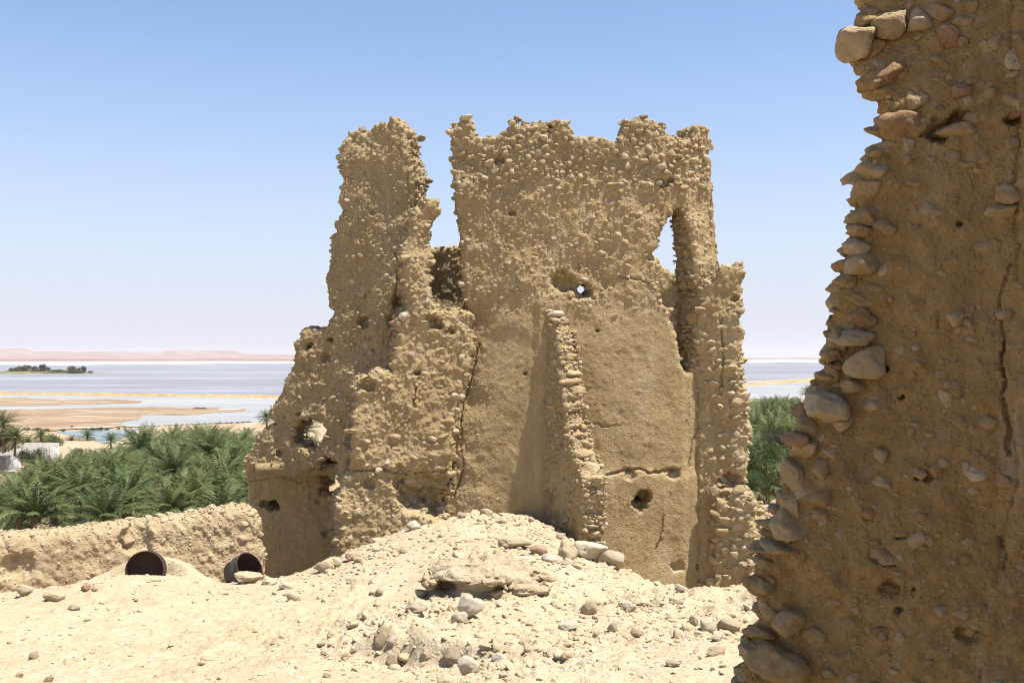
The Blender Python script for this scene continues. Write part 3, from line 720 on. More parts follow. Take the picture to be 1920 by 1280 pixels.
NSET = [(1690, 236, 50, 40, .7, RED), (1612, 82, 44, 34, .8, PALE), (1665, 45, 36, 34, .7, TAN), (1722, 40, 30, 22, .6, TAN), (1650, 150, 46, 28, .8, RED), (1662, 282, 33, 21, .8, TAN), (1702, 305, 13, 12, .8, RED), (1706, 276, 15, 16, .8, PALE), (1640, 322, 36, 22, .8, TAN),
        (1632, 358, 34, 20, .8, YEL), (1622, 414, 38, 20, .8, YEL), (1606, 462, 28, 22, .8, PALE), (1618, 500, 46, 22, .7, TAN), (1592, 530, 24, 16, .7, TAN), (1612, 562, 30, 14, .7, YEL), (1614, 594, 29, 22, .8, RED), (1602, 634, 46, 18, .8, TAN), (1558, 668, 26, 14, .8, YEL),
        (1626, 680, 40, 32, .8, TAN), (1602, 722, 32, 20, .6, YEL), (1548, 762, 46, 34, .9, PALE), (1494, 822, 32, 19, .8, RED), (1514, 840, 28, 18, .8, TAN), (1488, 890, 24, 32, .8, TAN), (1542, 882, 26, 22, .6, YEL), (1540, 934, 38, 18, .5, YEL), (1502, 926, 18, 16, .8, PALE), (1486, 950, 22, 28, .8, TAN),
        (1538, 962, 22, 15, .7, YEL), (1480, 986, 44, 28, .8, PALE), (1462, 1026, 44, 12, .9, TAN), (1436, 1056, 24, 20, .7, YEL), (1434, 1096, 28, 18, .7, YEL), (1482, 1166, 42, 27, .8, TAN), (1432, 1186, 32, 12, .8, YEL), (1458, 1236, 66, 42, .9, YEL), (1406, 1228, 22, 26, .7, TAN), (1530, 1195, 30, 20, .4, YEL),
        (1780, 66, 28, 22, .55, RED), (1802, 170, 24, 16, .6, RED), (1800, 246, 40, 17, .7, .15), (1890, 362, 27, 24, .7, TAN), (1880, 396, 34, 16, .6, TAN), (1695, 386, 25, 15, .6, DRK), (1786, 300, 26, 24, .35, GRY), (1712, 342, 20, 9, .5, PALE), (1902, 112, 16, 24, .7, PALE), (1900, 214, 22, 14, .6, RED),
        (1776, 750, 17, 25, .65, PALE), (1652, 1186, 17, 14, .4, DRK), (1690, 1196, 14, 15, .7, PALE), (1608, 1076, 10, 17, .7, PALE), (1604, 1140, 8, 11, .7, PALE), (1576, 1002, 13, 12, .7, PALE), (1664, 1046, 30, 20, .5, TAN), (1742, 1012, 12, 10, .6, TAN), (1756, 882, 20, 16, .5, YEL), (1650, 850, 14, 18, .5, TAN),
        (1820, 880, 18, 20, .4, TAN), (1876, 896, 22, 20, .4, RED), (1800, 790, 24, 24, .4, YEL), (1660, 506, 14, 13, .7, PALE), (1766, 512, 10, 8, .7, PALE), (1790, 600, 30, 18, .3, TAN), (1816, 606, 10, 10, .7, YEL), (1720, 430, 12, 10, .5, DRK), (1850, 90, 20, 18, .4, TAN), (1760, 20, 30, 22, .5, YEL), (1840, 290, 26, 22, .4, YEL),
        (1690, 1045, 10, 8, .6, PALE), (1556, 1260, 20, 12, .5, YEL), (1815, 1180, 20, 16, .4, TAN), (1716, 655, 12, 10, .5, TAN), (1685, 655, 14, 12, .5, TAN), (1710, 700, 16, 14, .4, YEL), (1560, 700, 20, 14, .6, YEL), (1580, 790, 24, 20, .5, TAN), (1560, 850, 22, 20, .5, TAN), (1640, 760, 24, 16, .3, TAN)]
def near_extra(W, u, z, b):
    px, py = W.px(u, z)
    # the plastered strip at the right stands forward of the rubble
    edgex = 1893 + 14 * fbm(b, 6, 3, 95) - 60 * np.clip((py - 980) / 300, -.2, 1)
    s = 1 / (1 + np.exp(-(px - edgex) / 3.0))
    return s * .012 - .012 * np.exp(-((px - edgex) / 4) ** 2) * (fbm(b, 5, 2, 96) > -.1) + .010 * fbm(b, 9, 4, 97)
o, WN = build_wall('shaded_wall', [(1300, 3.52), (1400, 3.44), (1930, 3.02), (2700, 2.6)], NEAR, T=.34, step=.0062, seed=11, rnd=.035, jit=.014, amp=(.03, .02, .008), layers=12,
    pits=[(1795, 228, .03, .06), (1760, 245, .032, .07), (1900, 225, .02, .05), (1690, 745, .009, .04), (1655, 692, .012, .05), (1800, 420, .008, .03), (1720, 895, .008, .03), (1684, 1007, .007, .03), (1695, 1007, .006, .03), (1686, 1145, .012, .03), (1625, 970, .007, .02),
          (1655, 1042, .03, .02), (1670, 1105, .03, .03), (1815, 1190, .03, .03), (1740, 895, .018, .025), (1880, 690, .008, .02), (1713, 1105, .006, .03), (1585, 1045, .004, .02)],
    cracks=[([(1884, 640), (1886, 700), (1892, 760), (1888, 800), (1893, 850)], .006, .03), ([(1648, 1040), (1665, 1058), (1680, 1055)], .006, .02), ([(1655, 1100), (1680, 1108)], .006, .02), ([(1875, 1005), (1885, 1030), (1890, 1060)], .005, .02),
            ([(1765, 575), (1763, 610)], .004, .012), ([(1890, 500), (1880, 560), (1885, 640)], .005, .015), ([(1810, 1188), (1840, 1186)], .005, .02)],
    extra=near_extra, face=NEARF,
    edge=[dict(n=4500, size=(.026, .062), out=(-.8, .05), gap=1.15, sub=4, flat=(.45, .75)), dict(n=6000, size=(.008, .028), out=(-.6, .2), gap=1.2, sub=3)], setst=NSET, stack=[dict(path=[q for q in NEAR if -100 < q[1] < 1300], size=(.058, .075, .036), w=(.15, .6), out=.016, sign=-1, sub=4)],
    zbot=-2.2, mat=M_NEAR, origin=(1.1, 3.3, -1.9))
tag(o, 'big shaded rubble wall close by with a ragged stony edge against the sky', 'wall')

# unseen walls added beside and behind the camera to darken the near wall
RET = [(0, -2.4), (0, 1.9), (.6, 2.1), (1.4, 1.8), (2.2, 2.2), (3.2, 1.9), (4.2, 2.0), (5.4, 1.5), (6.4, 1.2), (7.4, .6), (8.4, .2), (8.4, -2.4)]
o, _ = build_wall('added_shade_wall', [(2.15, 2.95), (2.2, .5), (2.25, -2.2), (1.6, -2.7), (-2.8, -2.6)][::-1], [(9.8 - a, b) for a, b in RET], T=.4, world=True, polyuz=True, step=.05, seed=12, rnd=.1, amp=(.06, .05, .02), layers=4, zbot=-2.2, mat=M_NEAR, origin=(2.2, .5, -1.9))
tag(o, 'unseen rubble wall added round the viewpoint to block light', 'wall')
HAZE = 4.5e-5
# ------------------------------------------------------------------ far landscape
ZL = -14.0
def far(px, py, z=ZL):
    d = -z * F / (py - HOR) if py > HOR + .2 else 60000
    return ((px - 960) / F * d, d)
def sheet(name, pts, z, mat, n=6, jitter=.0, flat=True):
    """a flat sheet whose outline is given in photo pixels on the plain"""
    P = []
    for i in range(len(pts)):
        (x0, y0), (x1, y1) = pts[i], pts[(i + 1) % len(pts)]
        for k in range(n):
            t = k / n
            px, py = x0 + (x1 - x0) * t, y0 + (y1 - y0) * t
            jy = jitter * (fbm(np.array([[px * .03, py * .4, 3.3]]), 1, 3, 201)[0] if -500 < px < 2500 else 0)
            P.append(far(px, max(py + jy, HOR + 1.2), z))
    bm = bmesh.new()
    f = bm.faces.new([bm.verts.new((x, y, z)) for x, y in P])
    if f.normal.z < 0:
        f.normal_flip()
    bmesh.ops.triangulate(bm, faces=bm.faces[:])
    me = bpy.data.meshes.new(name); bm.to_mesh(me); bm.free(); me.materials.append(mat)
    o = bpy.data.objects.new(name, me); COL.objects.link(o)
    return o

def strip(name, near, farr, z, mat, jitter=0.0, rows=24):
    px = np.linspace(-2500, 4500, 700)
    n_ = np.interp(px, *zip(*near)) + jitter * fbm(np.stack([px * .03, 0 * px, 0 * px + 1.7], -1), 1, 3, 205)
    f_ = np.interp(px, *zip(*farr))
    t = np.linspace(0, 1, rows)
    d0, d1 = -z * F / (n_ - HOR), -z * F / (f_ - HOR)
    D = d0[:, None] * (d1 / d0)[:, None] ** t[None, :]
    X = (px - 960)[:, None] / F * D
    ids = np.arange(X.size).reshape(X.shape)
    a = Acc(); a.add(np.stack([X, D, 0 * X + z], -1).reshape(-1, 3), [np.stack([ids[:-1, :-1], ids[1:, :-1], ids[1:, 1:], ids[:-1, 1:]], -1).reshape(-1, 4)])
    return a.build(name, mat, attrs=False, smooth=False)

def ground_mat(name, cols, scale, stretch=(1, 1, 1), rough=.95, extra=None, bd=.05):
    m, nt, bs = newmat(name)
    tc = nd(nt, 'ShaderNodeTexCoord').outputs['Object']
    mp = nd(nt, 'ShaderNodeMapping'); mp.inputs['Scale'].default_value = stretch; nt.links.new(tc, mp.inputs[0]); v = mp.outputs[0]
    n1 = noisen(nt, v, scale, 6, .62, .4); n2 = noisen(nt, v, scale * 5.3, 5, .65); n3 = noisen(nt, tc, 1.2, 4, .6)
    c = mixc(nt, ramp(nt, n1, [(.38, (0, 0, 0)), (.6, (1, 1, 1))]), cols[0], cols[1])
    c = mixc(nt, ramp(nt, n2, [(.5, (0, 0, 0)), (.68, (1, 1, 1))]), c, cols[2])
    if len(cols) > 3:
        n4 = noisen(nt, v, scale * 2.1, 5, .6, .3)
        c = mixc(nt, ramp(nt, n4, [(.58, (0, 0, 0)), (.64, (1, 1, 1))]), c, cols[3])
    nt.links.new(c, bs.inputs['Base Color']); bs.inputs['Roughness'].default_value = rough
    bump(nt, bs, n3, bd)
    return m
def water_mat(name, deep, pale, scale, stretch, lo=.45, hi=.62, rough=(.12, .3), bd=.04):
    m, nt, bs = newmat(name)
    tc = nd(nt, 'ShaderNodeTexCoord').outputs['Object']
    mp = nd(nt, 'ShaderNodeMapping'); mp.inputs['Scale'].default_value = stretch; nt.links.new(tc, mp.inputs[0]); v = mp.outputs[0]
    n1 = noisen(nt, v, scale, 5, .55, 1.2); n2 = noisen(nt, v, scale * 3.1, 4, .6, .6)
    f = ramp(nt, mathn(nt, 'ADD', mathn(nt, 'MULTIPLY', n1, .7), mathn(nt, 'MULTIPLY', n2, .3)), [(lo, (0, 0, 0)), (hi, (1, 1, 1))])
    nt.links.new(mixc(nt, f, deep, pale), bs.inputs['Base Color'])
    bs.inputs['Specular IOR Level'].default_value = .28; bs.inputs['IOR'].default_value = 1.33
    rr = nd(nt, 'ShaderNodeMapRange'); setv(rr, **{'To Min': rough[0], 'To Max': rough[1]}); nt.links.new(f, rr.inputs[0]); nt.links.new(rr.outputs[0], bs.inputs['Roughness'])
    n3 = noisen(nt, tc, .7, 3, .6)
    bump(nt, bs, n3, bd)
    return m

M_PLAIN = ground_mat('oasis_sand', ((.52, .37, .22), (.44, .30, .17), (.60, .47, .33), (.20, .22, .09)), .03, (1, .6, 1))
M_FLAT = ground_mat('mud_flat', ((.40, .28, .175), (.29, .195, .12), (.49, .39, .28), (.62, .59, .56)), .07, (.3, 1, 1))
M_SAND = ground_mat('sand_bank', ((.50, .38, .25), (.42, .30, .18), (.56, .46, .34)), .05, (1, .5, 1))
M_SALT = ground_mat('salt_crust', ((.62, .61, .62), (.50, .49, .52), (.70, .69, .69)), .004, (1, .3, 1))
M_FARPLAIN = ground_mat('far_desert', ((.33, .20, .16), (.27, .165, .135), (.40, .28, .225), (.56, .49, .45)), .0016, (1, .4, 1))
M_DYKE = ground_mat('dyke_earth', ((.52, .37, .17), (.42, .28, .12), (.60, .48, .27)), .12, (1, 1, 1))
M_LAKE = water_mat('salt_lake_water', (.265, .25, .265), (.46, .445, .465), .0042, (1, 3.6, 1), .44, .66, rough=(.30, .45), bd=.03)
M_SHALLOW = water_mat('shallow_water', (.37, .365, .34), (.48, .47, .45), .012, (1, 2.6, 1), .4, .62, rough=(.25, .4), bd=.03)
M_POND = water_mat('pond_water', (.10, .17, .18), (.17, .24, .25), .05, (1, 3, 1), .45, .7, rough=(.08, .16), bd=.03)

# the plain, one sheet out past the horizon
acc = Acc()
n = 64; ang = np.linspace(0, 2 * np.pi, n, endpoint=False)
rad = np.array([0, 30, 120, 400, 1500, 5000, 11500.0])
V = [np.array([[0, 0, ZL - .12]])] + [np.stack([r * np.cos(ang), r * np.sin(ang), np.full(n, ZL - .12)], -1) for r in rad[1:]]
tri = np.stack([np.zeros(n, int), 1 + np.arange(n), 1 + (np.arange(n) + 1) % n], -1); qs = []
for r in range(len(rad) - 2):
    a = 1 + r * n; b = a + n; i = np.arange(n); j = (i + 1) % n
    qs.append(np.stack([a + i, b + i, b + j, a + j], -1))
acc.add(np.concatenate(V), [tri] + qs)
tag(acc.build('plain', M_PLAIN, attrs=False), 'sandy oasis plain far below the ruin', 'ground', kind='structure')

def struct(o, label, cat='ground'):
    return tag(o, label, cat, kind='structure')
struct(sheet('far_desert', [(-2500, 679), (-2500, 671.2), (4500, 671.2), (4500, 677)], ZL - .08, M_FARPLAIN), 'reddish desert flat on the far side of the lake')
struct(strip('lake', [(-2500, 812), (-400, 800), (0, 794), (60, 797), (130, 799), (270, 797), (480, 795), (560, 790), (900, 768), (1300, 752), (1400, 747), (1560, 744), (2400, 740), (4500, 740)],
             [(-2500, 678.5), (300, 678), (560, 678.5), (1380, 676), (4500, 676)], ZL - .04, M_LAKE, jitter=.6, rows=40), 'wide lavender grey salt lake with pale wind streaks', 'lake')
struct(sheet('salt_shore', [(-2500, 683.5), (0, 683.5), (120, 685), (200, 683), (330, 682.5), (560, 681), (900, 679.5), (900, 678), (560, 677.2), (430, 677), (-2500, 678.2)], ZL, M_SALT, jitter=.5), 'bright white salt crust along the far lake edge', 'salt flat')
struct(sheet('salt_flat', [(1250, 680.5), (1400, 680), (1480, 679), (1560, 680), (2600, 681), (2600, 673.2), (1560, 673), (1440, 673.4), (1250, 674.5)], ZL, M_SALT, jitter=.5), 'white salt flat at the far end of the water', 'salt flat')
struct(strip('shallow_lagoon', [(-2500, 806), (0, 797), (270, 800), (480, 796), (560, 792), (900, 772), (1300, 754), (1400, 748), (1560, 745), (2400, 741), (4500, 735)],
             [(-2500, 727), (-200, 735.5), (0, 739), (520, 745.5), (900, 745), (1250, 733), (1390, 724), (1560, 712), (2400, 690), (4500, 685)], ZL, M_SHALLOW, jitter=1.0), 'pale shallow water on the near side of the dyke', 'lagoon')
struct(sheet('mud_flat', [(-900, 743), (0, 745), (120, 748), (200, 748), (267, 751), (262, 754), (180, 758), (60, 760), (-900, 764)], ZL + .05, M_FLAT, jitter=2.2), 'narrow brown mud flat just inside the dyke', 'mud flat')
struct(sheet('mud_flat', [(-900, 770), (0, 767.6), (119, 766), (267, 762.5), (386, 763.5), (463, 767), (445, 771), (371, 777), (267, 777), (261, 786), (226, 792), (237, 799.6), (190, 801.7), (89, 806), (39, 808), (0, 812), (-900, 830)], ZL + .05, M_FLAT, jitter=3.0),
       'broad brown mud flat with white salt patches', 'mud flat')
struct(sheet('sand_bank', [(-600, 812), (40, 806), (101, 809), (137, 817), (175, 825), (205, 831.5), (222, 825), (252, 809.5), (268, 799), (330, 797), (466, 792), (560, 790), (700, 800), (600, 860), (-600, 900)], ZL + .09, M_SAND, jitter=.8), 'pale sand bank around the pond before the palms', 'ground')
struct(sheet('pond', [(101, 809.5), (148, 807), (190, 805.5), (231, 805), (263, 802.5), (254, 809), (240, 816), (220, 825), (205, 830.5), (188, 829), (172, 824), (137, 816.5)], ZL + .13, M_POND, jitter=.3), 'small blue green pond between sand banks', 'pond')
struct(sheet('shore_strip', [(1250, 756), (1400, 748.5), (1560, 745.5), (2400, 742), (2400, 760), (1560, 760), (1250, 775)], ZL + .05, M_SAND, jitter=.6), 'thin sand strip where the lagoon meets the palms')
struct(sheet('sand_clearing', [(-40, 893), (30, 884), (80, 882), (75, 900), (60, 925), (10, 935), (-60, 930)], ZL + .06, M_SAND, jitter=4), 'bare sand clearing beside the block house')

# dyke across the lake: a long low bank
def bank(name, path, wid, hgt, mat, z=ZL):
    pts = np.array([far(*p, z) for p in path]); t = np.r_[0, np.cumsum(np.linalg.norm(np.diff(pts, axis=0), axis=1))]
    s = np.arange(0, t[-1], 2.5); X = np.interp(s, t, pts[:, 0]); Y = np.interp(s, t, pts[:, 1])
    tx, ty = np.gradient(X), np.gradient(Y); l = np.hypot(tx, ty); nx, ny = ty / l, -tx / l
    prof = np.array([(-1, -.3), (-.75, .25), (-.5, .85), (-.2, 1), (.2, 1), (.5, .85), (.75, .25), (1, -.3)])
    V = []
    for a, b in prof:
        wv = wid * (1 + .35 * fbm(np.stack([s, 0 * s, 0 * s + a], -1), .08, 3, 211))
        hv = hgt * (1 + .3 * fbm(np.stack([s, 0 * s + 9, 0 * s + a], -1), .15, 3, 212))
        V.append(np.stack([X + nx * a * wv, Y + ny * a * wv, z + b * hv], -1))
    V = np.stack(V, 1); m_, k_ = V.shape[:2]; ids = np.arange(m_ * k_).reshape(m_, k_)
    acc = Acc(); acc.add(V.reshape(-1, 3), [np.stack([ids[:-1, :-1], ids[1:, :-1], ids[1:, 1:], ids[:-1, 1:]], -1).reshape(-1, 4)])
    return acc.build(name, mat, attrs=False)
struct(bank('dyke', [(-1200, 726), (-200, 735), (0, 738.5), (250, 741.5), (520, 745), (760, 745), (1000, 741), (1250, 732), (1390, 723.5), (1560, 711), (1800, 702)], 3.2, .75, M_DYKE), 'long straw coloured earth dyke across the lake', 'dyke')
struct(bank('dyke', [(1250, 728), (1390, 717.5), (1560, 708), (1750, 701)], 3.0, .6, M_SAND), 'pale sandy dyke running beside the darker one at the right', 'dyke')

# hills and table mountains beyond the lake
prof = np.array([(-2500, 662), (-900, 655), (-400, 657), (-150, 652), (20, 654.5), (45, 653.5), (52, 655), (62, 658.5), (180, 659), (300, 660.5), (309, 658.5), (316, 656.3), (438, 656.6), (446, 660), (465, 663), (560, 665.5), (800, 667), (1300, 669.5), (1395, 669.8), (1440, 670.2), (1478, 670.2), (1482, 669.2), (1520, 669.2), (1526, 670.4), (1700, 669), (2200, 668), (3200, 664), (4500, 660)], float)
xs = np.linspace(-2500, 4500, 3200); D0 = 8200.0
H = (HOR - np.interp(xs, prof[:, 0], prof[:, 1])) / F * D0 - ZL
H = np.maximum(H, .5)
dep = np.array([-1100, -800, -560, -380, -230, -110, -50, -18, 0, 60, 250, 700.0]); cross = np.array([0, .03, .08, .17, .25, .36, .52, .86, 1, 1, .9, 0.0])
XX = (xs - 960)[:, None] / F * (D0 + dep[None, :]); YY = np.repeat((D0 + dep)[None, :], len(xs), 0)
p = np.stack([XX, YY, 0 * XX], -1)
ZZ = ZL - .1 + H[:, None] * np.clip(cross[None, :] * (1 + .5 * fbm(p, .006, 3, 221) * (cross[None, :] < .9)) , 0, 1.02) - .6 * (cross[None, :] <= 0)
ids = np.arange(XX.size).reshape(XX.shape)
acc = Acc(); acc.add(np.stack([XX, YY, ZZ], -1).reshape(-1, 3), [np.stack([ids[:-1, :-1], ids[1:, :-1], ids[1:, 1:], ids[:-1, 1:]], -1).reshape(-1, 4)])
M_HILL = ground_mat('desert_hill', ((.38, .29, .255), (.29, .215, .185), (.48, .39, .345)), .0022, (.6, 1, 9))
struct(acc.build('hills', M_HILL, attrs=False, smooth=False), 'low pinkish table mountains on the horizon', 'hills')

# haze: the air over the whole place
bm = bmesh.new(); bmesh.ops.create_cube(bm, size=1.0)
for v in bm.verts:
    v.co = Vector((v.co.x * 24000, v.co.y * 24000, 0)) + Vector((0, 0, 90.0 if v.co.z > 0 else -15.6))
me = bpy.data.meshes.new('haze'); bm.to_mesh(me); bm.free()
hz = bpy.data.objects.new('haze', me); COL.objects.link(hz)
m = bpy.data.materials.new('haze_air'); m.use_nodes = True; nt = m.node_tree; nt.nodes.clear()
out = nt.nodes.new('ShaderNodeOutputMaterial'); pv = nt.nodes.new('ShaderNodeVolumePrincipled')
pv.inputs['Color'].default_value = (.93, .92, .95, 1); pv.inputs['Density'].default_value = HAZE; pv.inputs['Anisotropy'].default_value = .2
nt.links.new(pv.outputs[0], out.inputs['Volume']); me.materials.append(m)
tag(hz, 'pale desert haze over lake and hills', 'haze', kind='stuff')

# ------------------------------------------------------------------ plants
def leafmat(name, c1, c2, c3, obj_var=.5, transl=.2):
    m, nt, bs = newmat(name)
    oi = nd(nt, 'ShaderNodeObjectInfo').outputs['Random']
    at = nd(nt, 'ShaderNodeAttribute', attribute_name='tint').outputs['Fac']
    c = mixc(nt, at, c1, c2)
    c = mixc(nt, mathn(nt, 'MULTIPLY', oi, obj_var), c, c3)
    nt.links.new(c, bs.inputs['Base Color']); bs.inputs['Roughness'].default_value = .55; bs.inputs['Specular IOR Level'].default_value = .3
    tr = nd(nt, 'ShaderNodeBsdfTranslucent'); nt.links.new(c, tr.inputs[0])
    mx = nd(nt, 'ShaderNodeMixShader'); mx.inputs[0].default_value = transl
    out = [q for q in nt.nodes if q.type == 'OUTPUT_MATERIAL'][0]
    nt.links.new(bs.outputs[0], mx.inputs[1]); nt.links.new(tr.outputs[0], mx.inputs[2]); nt.links.new(mx.outputs[0], out.inputs[0])
    return m
M_FROND = leafmat('palm_frond', (.07, .12, .040), (.215, .258, .102), (.18, .19, .055), .6, .15)
M_DRY = leafmat('dry_frond', (.34, .25, .13), (.46, .37, .22), (.28, .20, .10), .5)
M_BUSH = leafmat('bush_leaf', (.075, .13, .03), (.15, .20, .055), (.20, .20, .07), .5)
M_DARK = leafmat('dark_bush_leaf', (.05, .07, .035), (.10, .11, .06), (.10, .09, .05), .5)
M_OLIVE = leafmat('olive_scrub_leaf', (.12, .125, .045), (.20, .185, .08), (.22, .16, .08), .5)
m, nt, bs = newmat('palm_bark'); M_BARK = m
tc = nd(nt, 'ShaderNodeTexCoord').outputs['Object']
nt.links.new(mixc(nt, noisen(nt, tc, 9, 4), (.16, .11, .07), (.30, .22, .14)), bs.inputs['Base Color']); bump(nt, bs, noisen(nt, tc, 14, 4), .04)

def frond(acc, rng, az, el, L, droop, nl=26, wl=.055, base=(0, 0, 0), tint=0.5, leaf=.46):
    n = 12; t = np.linspace(0, 1, n)
    e = el - droop * t ** 1.5; ds = L / (n - 1)
    r = np.r_[0, np.cumsum(np.cos(e[:-1]) * ds)]; z = np.r_[0, np.cumsum(np.sin(e[:-1]) * ds)]
    bend = rng.normal(0, .18) * t ** 2
    ca, sa = np.cos(az + bend), np.sin(az + bend)
    P = np.stack([r * ca, r * sa, z], -1) + np.asarray(base)
    T = np.gradient(P, axis=0); T /= np.linalg.norm(T, axis=1)[:, None]
    S = np.stack([-sa, ca, 0 * sa], -1); Up = np.cross(T, S) * -1
    Up = np.cross(S, T)
    # rachis: a flat tapering strip with a keel
    wr = .035 * (1 - .8 * t)
    V = np.concatenate([P + S * wr[:, None], P - S * wr[:, None], P - Up * wr[:, None] * 1.2])
    i = np.arange(n - 1)
    acc.add(V, [np.stack([i, i + 1, n + i + 1, n + i], -1), np.stack([n + i, n + i + 1, 2 * n + i + 1, 2 * n + i], -1), np.stack([2 * n + i, 2 * n + i + 1, i + 1, i], -1)], min(1, tint + .35))
    # leaflets
    tl = np.linspace(.16, .99, nl); tl = np.r_[tl, tl]; sg = np.r_[np.ones(nl), -np.ones(nl)]
    tl = tl + rng.normal(0, .008, 2 * nl)
    ip = lambda A: np.stack([np.interp(tl, t, A[:, k]) for k in range(3)], -1)
    p0, tt, ss, uu = ip(P), ip(T), ip(S), ip(Up)
    ll = leaf * np.clip(1.25 * np.sin(np.pi * np.clip(tl * .8 + .16, 0, 1)), .3, 1) * rng.uniform(.85, 1.15, 2 * nl)
    v = rng.uniform(.25, .7, 2 * nl)
    d = tt * .75 + ss * sg[:, None] * .8 + uu * v[:, None] * .6; d /= np.linalg.norm(d, axis=1)[:, None]
    wv = np.cross(d, uu); wv /= np.linalg.norm(wv, axis=1)[:, None] + 1e-9
    tip = p0 + d * ll[:, None] - np.array([0, 0, 1]) * (ll * rng.uniform(.05, .3, 2 * nl))[:, None]
    mid = p0 + d * (ll * .45)[:, None]
    m = 2 * nl
    V = np.concatenate([p0, mid + wv * wl * .5, tip, mid - wv * wl * .5])
    k = np.arange(m)
    acc.add(V, [np.stack([k, m + k, 2 * m + k, 3 * m + k], -1)], np.tile(np.clip(tint + rng.normal(0, .15, m), 0, 1), 4))

def palm_meshes(seed, nfr, L, trunk_h, ndry=9, spread=1.0):
    rng = np.random.default_rng(seed)
    g = Acc(); golden = 2.39996
    for i in range(nfr):
        s = (i + .5) / nfr
        el = math.radians(86 - 92 * s ** .9 * spread) + rng.normal(0, .1)
        frond(g, rng, i * golden + rng.normal(0, .2), el, L * (rng.uniform(.85, 1.1) * (.75 + .25 * min(1, s * 2.2))), rng.uniform(.45, .95) + .35 * s, base=(0, 0, trunk_h), tint=rng.uniform(.1, .75), leaf=.48 * L / 3.2)
    d = Acc()
    for i in range(ndry):
        frond(d, rng, rng.uniform(0, 6.28), math.radians(rng.uniform(-30, 12)), L * rng.uniform(.7, .95), rng.uniform(.5, 1.0), nl=16, base=(0, 0, trunk_h - .15), tint=rng.uniform(.1, .8), leaf=.36 * L / 3.2)
    # trunk with old leaf bases
    t = Acc(); nr, ns = 34, 12
    zz = np.linspace(-.3, trunk_h + .1, nr); aa = np.linspace(0, 2 * np.pi, ns, endpoint=False)
    A, Z = np.meshgrid(aa, zz)
    rr = .21 * (1 - .25 * Z / max(trunk_h, 1)) * (1 + .22 * (((Z * 5 + A / 6.283 * 1) % 1))) + .02 * rng.normal(size=A.shape)
    ids = np.arange(nr * ns).reshape(nr, ns); nx = np.roll(ids, -1, 1)
    t.add(np.stack([rr * np.cos(A), rr * np.sin(A), Z], -1).reshape(-1, 3), [np.stack([ids[:-1], nx[:-1], nx[1:], ids[1:]], -1).reshape(-1, 4)])
    os = [g.build('crown', M_FROND, smooth=False), d.build('dry_fronds', M_DRY, smooth=False), t.build('trunk', M_BARK, attrs=False)]
    ms = [o.data for o in os]
    for o in os:
        bpy.data.objects.remove(o)
    return ms
PALMS = [palm_meshes(301, 46, 3.3, 5.6, 14), palm_meshes(302, 40, 3.0, 6.4, 16), palm_meshes(303, 50, 3.6, 4.6, 12, .9), palm_meshes(304, 34, 2.7, 7.2, 12), palm_meshes(305, 40, 3.4, 3.0, 11, .74), palm_meshes(306, 30, 2.4, 2.2, 5, .8)]
def palm(kind, x, y, rz, sc, label, group, z=ZL, tilt=0.0):
    r = empty('date_palm', (x, y, z)); r.rotation_euler = (tilt * math.cos(rz * 3), tilt * math.sin(rz * 5), rz); r.scale = (sc, sc, sc)
    tag(r, label, 'palm tree', group)
    for nm, me in zip(('crown', 'dry_fronds', 'trunk'), PALMS[kind]):
        c = bpy.data.objects.new(nm, me); COL.objects.link(c); c.parent = r
    return r

def bush_meshes(seed, R, Hh, n, leaf, droop=0.0):
    rng = np.random.default_rng(seed)
    g = Acc(); cl = 34
    cen = rng.normal(size=(cl, 3)); cen /= np.linalg.norm(cen, axis=1)[:, None]
    cen *= rng.uniform(.35, .95, cl)[:, None] ** .7
    cen = cen * [R, R, Hh * .5] + [0, 0, Hh * .52]
    k = rng.integers(0, cl, n)
    off = rng.normal(size=(n, 3)); off /= np.linalg.norm(off, axis=1)[:, None]; off *= (rng.uniform(.2, 1, n) ** .5 * R * .36)[:, None]; off[:, 2] *= .8
    p = cen[k] + off; p[:, 2] = np.maximum(p[:, 2], .02)
    d = off / (np.linalg.norm(off, axis=1)[:, None] + 1e-6) + rng.normal(0, .5, (n, 3)) + [0, 0, .3]; d /= np.linalg.norm(d, axis=1)[:, None]
    w_ = np.cross(d, rng.normal(size=(n, 3))); w_ /= np.linalg.norm(w_, axis=1)[:, None]
    L = leaf * rng.uniform(.6, 1.4, n)
    V = np.concatenate([p, p + d * (L * .5)[:, None] + w_ * (L * .17)[:, None], p + d * L[:, None], p + d * (L * .5)[:, None] - w_ * (L * .17)[:, None]])
    i = np.arange(n)
    ti = np.clip(rng.uniform(0, 1, cl)[k] * .6 + rng.uniform(0, .4, n), 0, 1)
    g.add(V, [np.stack([i, n + i, 2 * n + i, 3 * n + i], -1)], np.tile(ti, 4))
    # stems
    t = Acc()
    for q in range(9):
        e = cen[q] * [.8, .8, .85]; ns = 6; tt = np.linspace(0, 1, 5)[:, None]
        path = tt * e + np.stack([.1 * np.sin(tt[:, 0] * 3 + q), .1 * np.cos(tt[:, 0] * 2 + q), 0 * tt[:, 0]], -1)
        a = np.linspace(0, 2 * np.pi, ns, endpoint=False)
        ring = np.stack([np.cos(a), np.sin(a), 0 * a], -1)
        V = (path[:, None, :] + ring[None] * (.06 * (1 - .7 * tt))[:, :, None]).reshape(-1, 3)
        ids = np.arange(5 * ns).reshape(5, ns); nx = np.roll(ids, -1, 1)
        t.add(V, [np.stack([ids[:-1], nx[:-1], nx[1:], ids[1:]], -1).reshape(-1, 4)])
    os = [g.build('foliage', M_BUSH, smooth=False), t.build('stems', M_BARK, attrs=False)]
    ms = [o.data for o in os]
    for o in os:
        bpy.data.objects.remove(o)
    return ms
